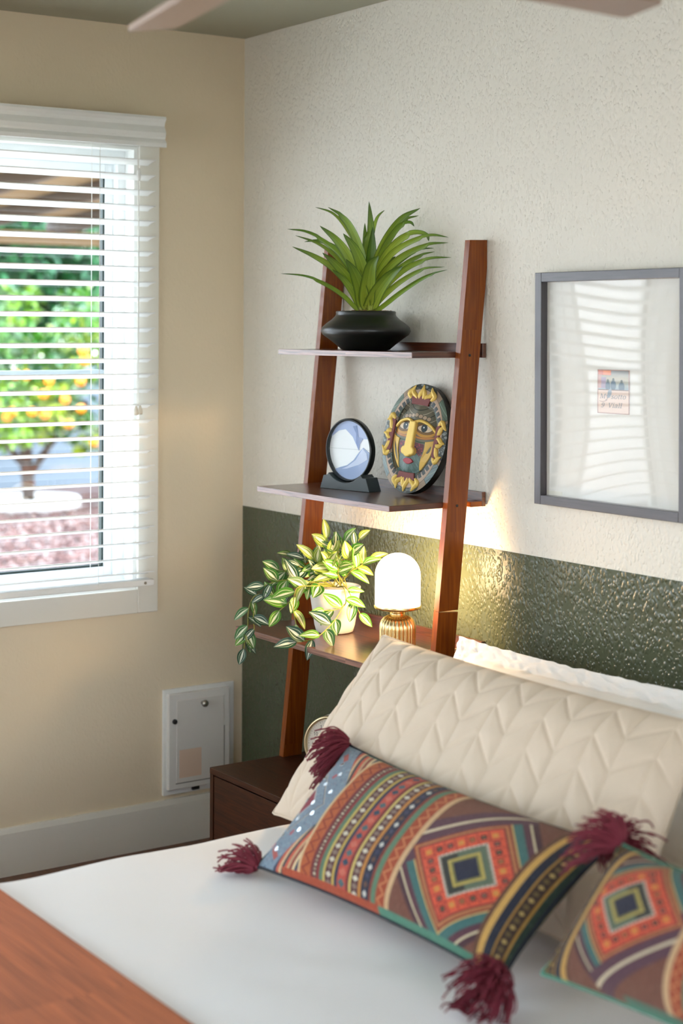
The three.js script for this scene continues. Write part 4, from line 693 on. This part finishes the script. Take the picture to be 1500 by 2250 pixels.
{
  const wr = (x, y, a, b) => 0.004 * perlin.noise(x * 7, y * 8, 12);
  const t = thing('bolster_cushion', 'embroidered multicolour bolster with burgundy tassels leaning on the cream quilted pillow', 'cushion');
  const p = pillow([[1.638, 0.495, 0.955], [2.372, 0.508, 0.948], [1.572, 0.682, 0.692], [2.418, 0.702, 0.752]], 0.125, { nx: 140, ny: 80, pinch: 0.05, pa: 3, pb: 2.2, disp: wr });
  part('cover', p.g, kilimM, t); part('piping', seamOf(p, 0.0035), navyTrim, t);
  for (const [a, b] of [[-0.93, -0.55], [-0.86, -0.3], [-0.8, -0.05], [-0.75, -0.45], [-0.9, 0.35], [-0.82, 0.25], [-0.76, 0.45], [-0.94, 0.0], [-0.72, -0.2], [-0.84, 0.62], [-0.7, 0.15], [-0.88, -0.75]]) {
    const q = p.at(a, b, 1), r = p.at(a + 0.01, b, 1).sub(q), s = p.at(a, b + 0.02, 1).sub(q), n = r.cross(s).normalize(), m = part('sequin', new THREE.CylinderGeometry(0.0055, 0.006, 0.0015, 18), mirror, t); m.position.copy(q).addScaledVector(n, 0.0006); m.quaternion.setFromUnitVectors(V(0, 1, 0), n);
  }
  const C = (a, b) => p.at(a, b, 1);
  tassel(t, C(-1, 1), V(-0.5, 0.1, 0.75), 0.075, 110, 0.8); tassel(t, C(-1, -1), V(-0.9, 0.35, 0.1), 0.08, 110, 0.6); tassel(t, C(1, 1), V(0.55, 0.35, 0.1), 0.085, 120, 0.8); tassel(t, C(1, -1), V(0.25, 0.25, 0.8), 0.085, 120, 0.8);
  const t2 = thing('bolster_cushion', 'embroidered multicolour bolster cut off by the right edge in front', 'cushion');
  const p2 = pillow([[2.488, 0.56, 0.965], [3.14, 0.56, 0.95], [2.512, 0.74, 0.825], [3.14, 0.745, 0.815]], 0.17, { nx: 140, ny: 80, pinch: 0.05, pa: 3, pb: 2.2, disp: wr });
  part('cover', p2.g, kilimFlip, t2); part('piping', seamOf(p2, 0.0035), std('#4f8a74', 0.8), t2);
  const C2 = (a, b) => p2.at(a, b, 1);
  tassel(t2, C2(-1, 1), V(-0.5, 0.3, 0.1), 0.08, 110, 0.8);
}

// ---------------------------------------------------------------- garden
struct('garden_ground', box(-40, -T - 0.01, -0.4, -0.15, -30, 20), std('#553f39', 0.95));
struct('yard_ground', box(RX + T + 0.01, 40, -0.4, -0.15, -30, 20), std('#8b8478', 0.95));
struct('patio', box(-5.2, -T - 0.01, -0.149, -0.09, -6, 8), std('#d9d2c6', 0.85));
{
  const g = new THREE.DodecahedronGeometry(0.022, 0); g.scale(1, 0.7, 1);
  const N = 16000, m = new THREE.InstancedMesh(g, std('#ffffff', 0.9), N), o = new THREE.Object3D(), pal = ['#5f4038', '#47302b', '#785a52', '#8f8079', '#3c2926', '#684a43'].map(col);
  for (let i = 0; i < N; i++) { const k = rnd(), d = lerp(9.5, 17, k), a = rr(-0.24, -0.1), p = EYE.clone().addScaledVector(FWD, d).addScaledVector(RIGHT, a * d); o.position.set(Math.min(p.x, -5.3), -0.148 + rr(0, 0.008), p.z); o.rotation.set(rr(0, 3), rr(0, 3), rr(0, 3)); o.scale.setScalar(rr(0.5, 1.3)); o.updateMatrix(); m.setMatrixAt(i, o.matrix); m.setColorAt(i, pal[(rnd() * 6) | 0]); }
  m.name = 'gravel'; m.castShadow = m.receiveShadow = true; scene.add(m); tag(m, 'pinkish brown gravel covering the garden bed outside', 'gravel', null, 'stuff');
}
{
  const t = thing('garden_wall', 'pale low garden wall behind the fruit tree', 'wall', [-12, -0.15, -4]);
  part('wall_body', box(-0.1, 0.1, 0, 1.2, -6, 6, 'z'), std('#6f7a83', 0.85), t); part('coping', rbox(-0.13, 0.13, 1.2, 1.26, -6, 6, 0.01, 'z'), std('#80888d', 0.8), t);
}
{ // pale wall added out of view to brighten the reflection in the picture's glazing
  const t = thing('added_reflection_wall', 'tall pale wall added out of view to brighten the picture reflection', 'wall', [-6.5, -0.15, 8]);
  part('wall_body', box(-0.1, 0.1, 0, 2.6, -4, 5, 'z'), std('#efece6', 0.85), t);
}
{
  const t = thing('patio_roof', 'brown boarded patio roof outside the window', 'roof', [0, 0, 0]);
  const y = (x) => 2.375 + (x + 0.22) * 0.056, bm = std('#6f5736', 0.7), dk = std('#3f2f1e', 0.7), sl = Math.atan(0.056);
  const bg = rbox(-0.098, 0.098, 0, 0.022, -1.45, 1.45, 0.003, 'z', 1);
  for (let i = 0; i < 24; i++) { const x = -0.34 - i * 0.2; part('board', bg, bm, t, [x, y(x) + 0.09, -1.4], [0, 0, sl]); }
  const rg = rbox(-2.42, 2.42, -0.045, 0.045, -0.022, 0.022, 0.004, 'x', 1);
  for (let i = 0; i < 6; i++) part('rafter', rg, dk, t, [-2.66, y(-2.66) + 0.043, -2.75 + i * 0.54], [0, 0, sl]);
  part('front_beam', rbox(-5.06, -4.94, 2.05, 2.13, -2.85, 0.05, 0.006, 'z', 1), bm, t);
  for (const z of [-2.8, 0.0]) part('post', rbox(-5.05, -4.95, -0.09, 2.0, z - 0.05, z + 0.05, 0.005), bm, t);
}
const leafShape = (() => { const pos = [0, 0, 0, 0.25, 0.06, 0.35, 0, 0, 0.45, -0.25, 0.06, 0.35, 0.2, 0.02, 0.72, 0, -0.04, 0.72, -0.2, 0.02, 0.72, 0, -0.12, 1], idx = [0, 2, 1, 0, 3, 2, 1, 2, 5, 1, 5, 4, 2, 3, 6, 2, 6, 5, 4, 5, 7, 5, 6, 7], g = new THREE.BufferGeometry(); g.setAttribute('position', new THREE.Float32BufferAttribute(pos, 3)); g.setIndex(idx); g.computeVertexNormals(); return g; })();
function crown(parent, c, R, n, size, pal, single, mat) {
  const o = new THREE.Object3D(), m = new THREE.InstancedMesh(leafShape, mat ?? std('#ffffff', 0.45, { transmission: 0.35, thickness: 0 }), n), P = pal.map(col), singles = pal.map((h) => std(h, 0.4, { transmission: 0.35, thickness: 0 }));
  const clumps = Array.from({ length: 46 }, () => { const d = V(rr(-1, 1), rr(-1, 1), rr(-1, 1)).normalize().multiplyScalar(Math.pow(rnd(), 0.4)); return { p: V(d.x * R[0], d.y * R[1], d.z * R[2]).add(V(...c)), k: (rnd() * P.length) | 0, r: rr(0.16, 0.34) * Math.min(R[0], R[1]) }; });
  for (let i = 0; i < n + single; i++) {
    const q = clumps[(rnd() * clumps.length) | 0], d = V(rr(-1, 1), rr(-1, 1), rr(-1, 1)).normalize(); o.position.copy(q.p).addScaledVector(d, q.r * Math.pow(rnd(), 0.35));
    if (i >= n) o.position.add(V(0.55, 0.05, 0.38).multiplyScalar(rr(0, 0.5) * R[0]));
    o.lookAt(o.position.clone().add(d.add(V(rr(-0.6, 0.6), rr(-0.9, 0.3), rr(-0.6, 0.6))))); o.scale.setScalar(size * rr(0.7, 1.3));
    const k = rnd() < 0.7 ? q.k : (rnd() * P.length) | 0;
    if (i < n) { o.updateMatrix(); m.setMatrixAt(i, o.matrix); m.setColorAt(i, P[k].clone().multiplyScalar(rr(0.8, 1.15))); }
    else { const e = part('leaf', leafShape, singles[k], parent); e.position.copy(o.position); e.quaternion.copy(o.quaternion); e.scale.copy(o.scale); }
  }
  m.name = 'foliage'; m.castShadow = m.receiveShadow = true; parent.add(m); tag(m, null, null, null, 'stuff');
}
{
  const t = thing('citrus_tree', 'bushy citrus tree with oranges in a white stone ring in the garden', 'tree', [-10.07, -0.15, -3.76]);
  const bark = std('#4a3a30', 0.9);
  part('trunk', [tube([[0, 0, 0], [0.01, 0.25, 0.01], [-0.02, 0.5, 0.02], [0.0, 0.9, 0]], 0.06, 20, 10), tube([[0, 0.3, 0], [0.12, 0.55, -0.12], [0.3, 0.95, -0.3]], 0.035, 16, 8), tube([[0, 0.35, 0], [-0.15, 0.6, 0.15], [-0.3, 1.0, 0.3]], 0.035, 16, 8), tube([[0, 0.3, 0], [0.05, 0.6, -0.2], [0.2, 1.0, -0.5]], 0.03, 16, 8)], bark, t);
  crown(t, [0, 1.28, 0], [1.15, 0.82, 1.3], 7000, 0.1, ['#4f8a1e', '#3a7a1c', '#86b024', '#2f6a1c', '#b4c42c', '#1f5a1a'], 280);
  const og = new THREE.SphereGeometry(0.042, 16, 12), om = std('#f08a14', 0.45), dir = V(0.82, 0, 0.57);
  for (let i = 0; i < 34; i++) { const a = rr(-1, 1) * 0.75, y = rr(0.62, 1.5), s = V(dir.z, 0, -dir.x).multiplyScalar(a * 1.15).addScaledVector(dir, 1.22 * Math.sqrt(Math.max(0.05, 1 - a * a - ((y - 1.28) / 0.95) ** 2)) + rr(-0.02, 0.08)); part('orange', og, om, t, [s.x, y, s.z]); }
}
{
  const t = thing('planter_ring', 'white stone ring round the foot of the citrus tree', 'planter', [-10.07, -0.15, -3.76]);
  part('ring', lathe([[0.36, 0], [0.36, 0.1], [0.37, 0.115], [0.46, 0.115], [0.475, 0.1], [0.475, 0], [0.36, 0]], 56), std('#e6e3dd', 0.8), t);
  part('soil', lathe([[0.1, 0.035], [0.36, 0.035], [0.36, 0.005], [0.1, 0.005], [0.1, 0.035]], 40), std('#4b3a33', 0.95), t);
}
for (const [x, z, r, h, n, lab] of [[-14.6, -4.6, 1.6, 2.2, 9000, 'dense dark green garden tree just behind the citrus tree'], [-15.2, -6.6, 1.8, 2.3, 9000, 'dark green garden tree right of the citrus tree, beyond the wall'], [-16.5, -2.4, 1.6, 2.6, 6000, 'dark green garden tree at the far left beyond the wall']]) {
  const t = thing('garden_tree', lab, 'tree', [x, -0.15, z]);
  part('trunk', tube([[0, 0, 0], [0.03, h * 0.5, 0], [0, h, 0.03]], 0.09, 12, 10), std('#4a3a30', 0.9), t);
  crown(t, [0, h, 0], [r, 1.35, r], n, 0.16, ['#1f5f2c', '#2c7a3c', '#18502a', '#3f8a4a', '#2a6a38'], 0);
}

renderer.render(scene, camera);
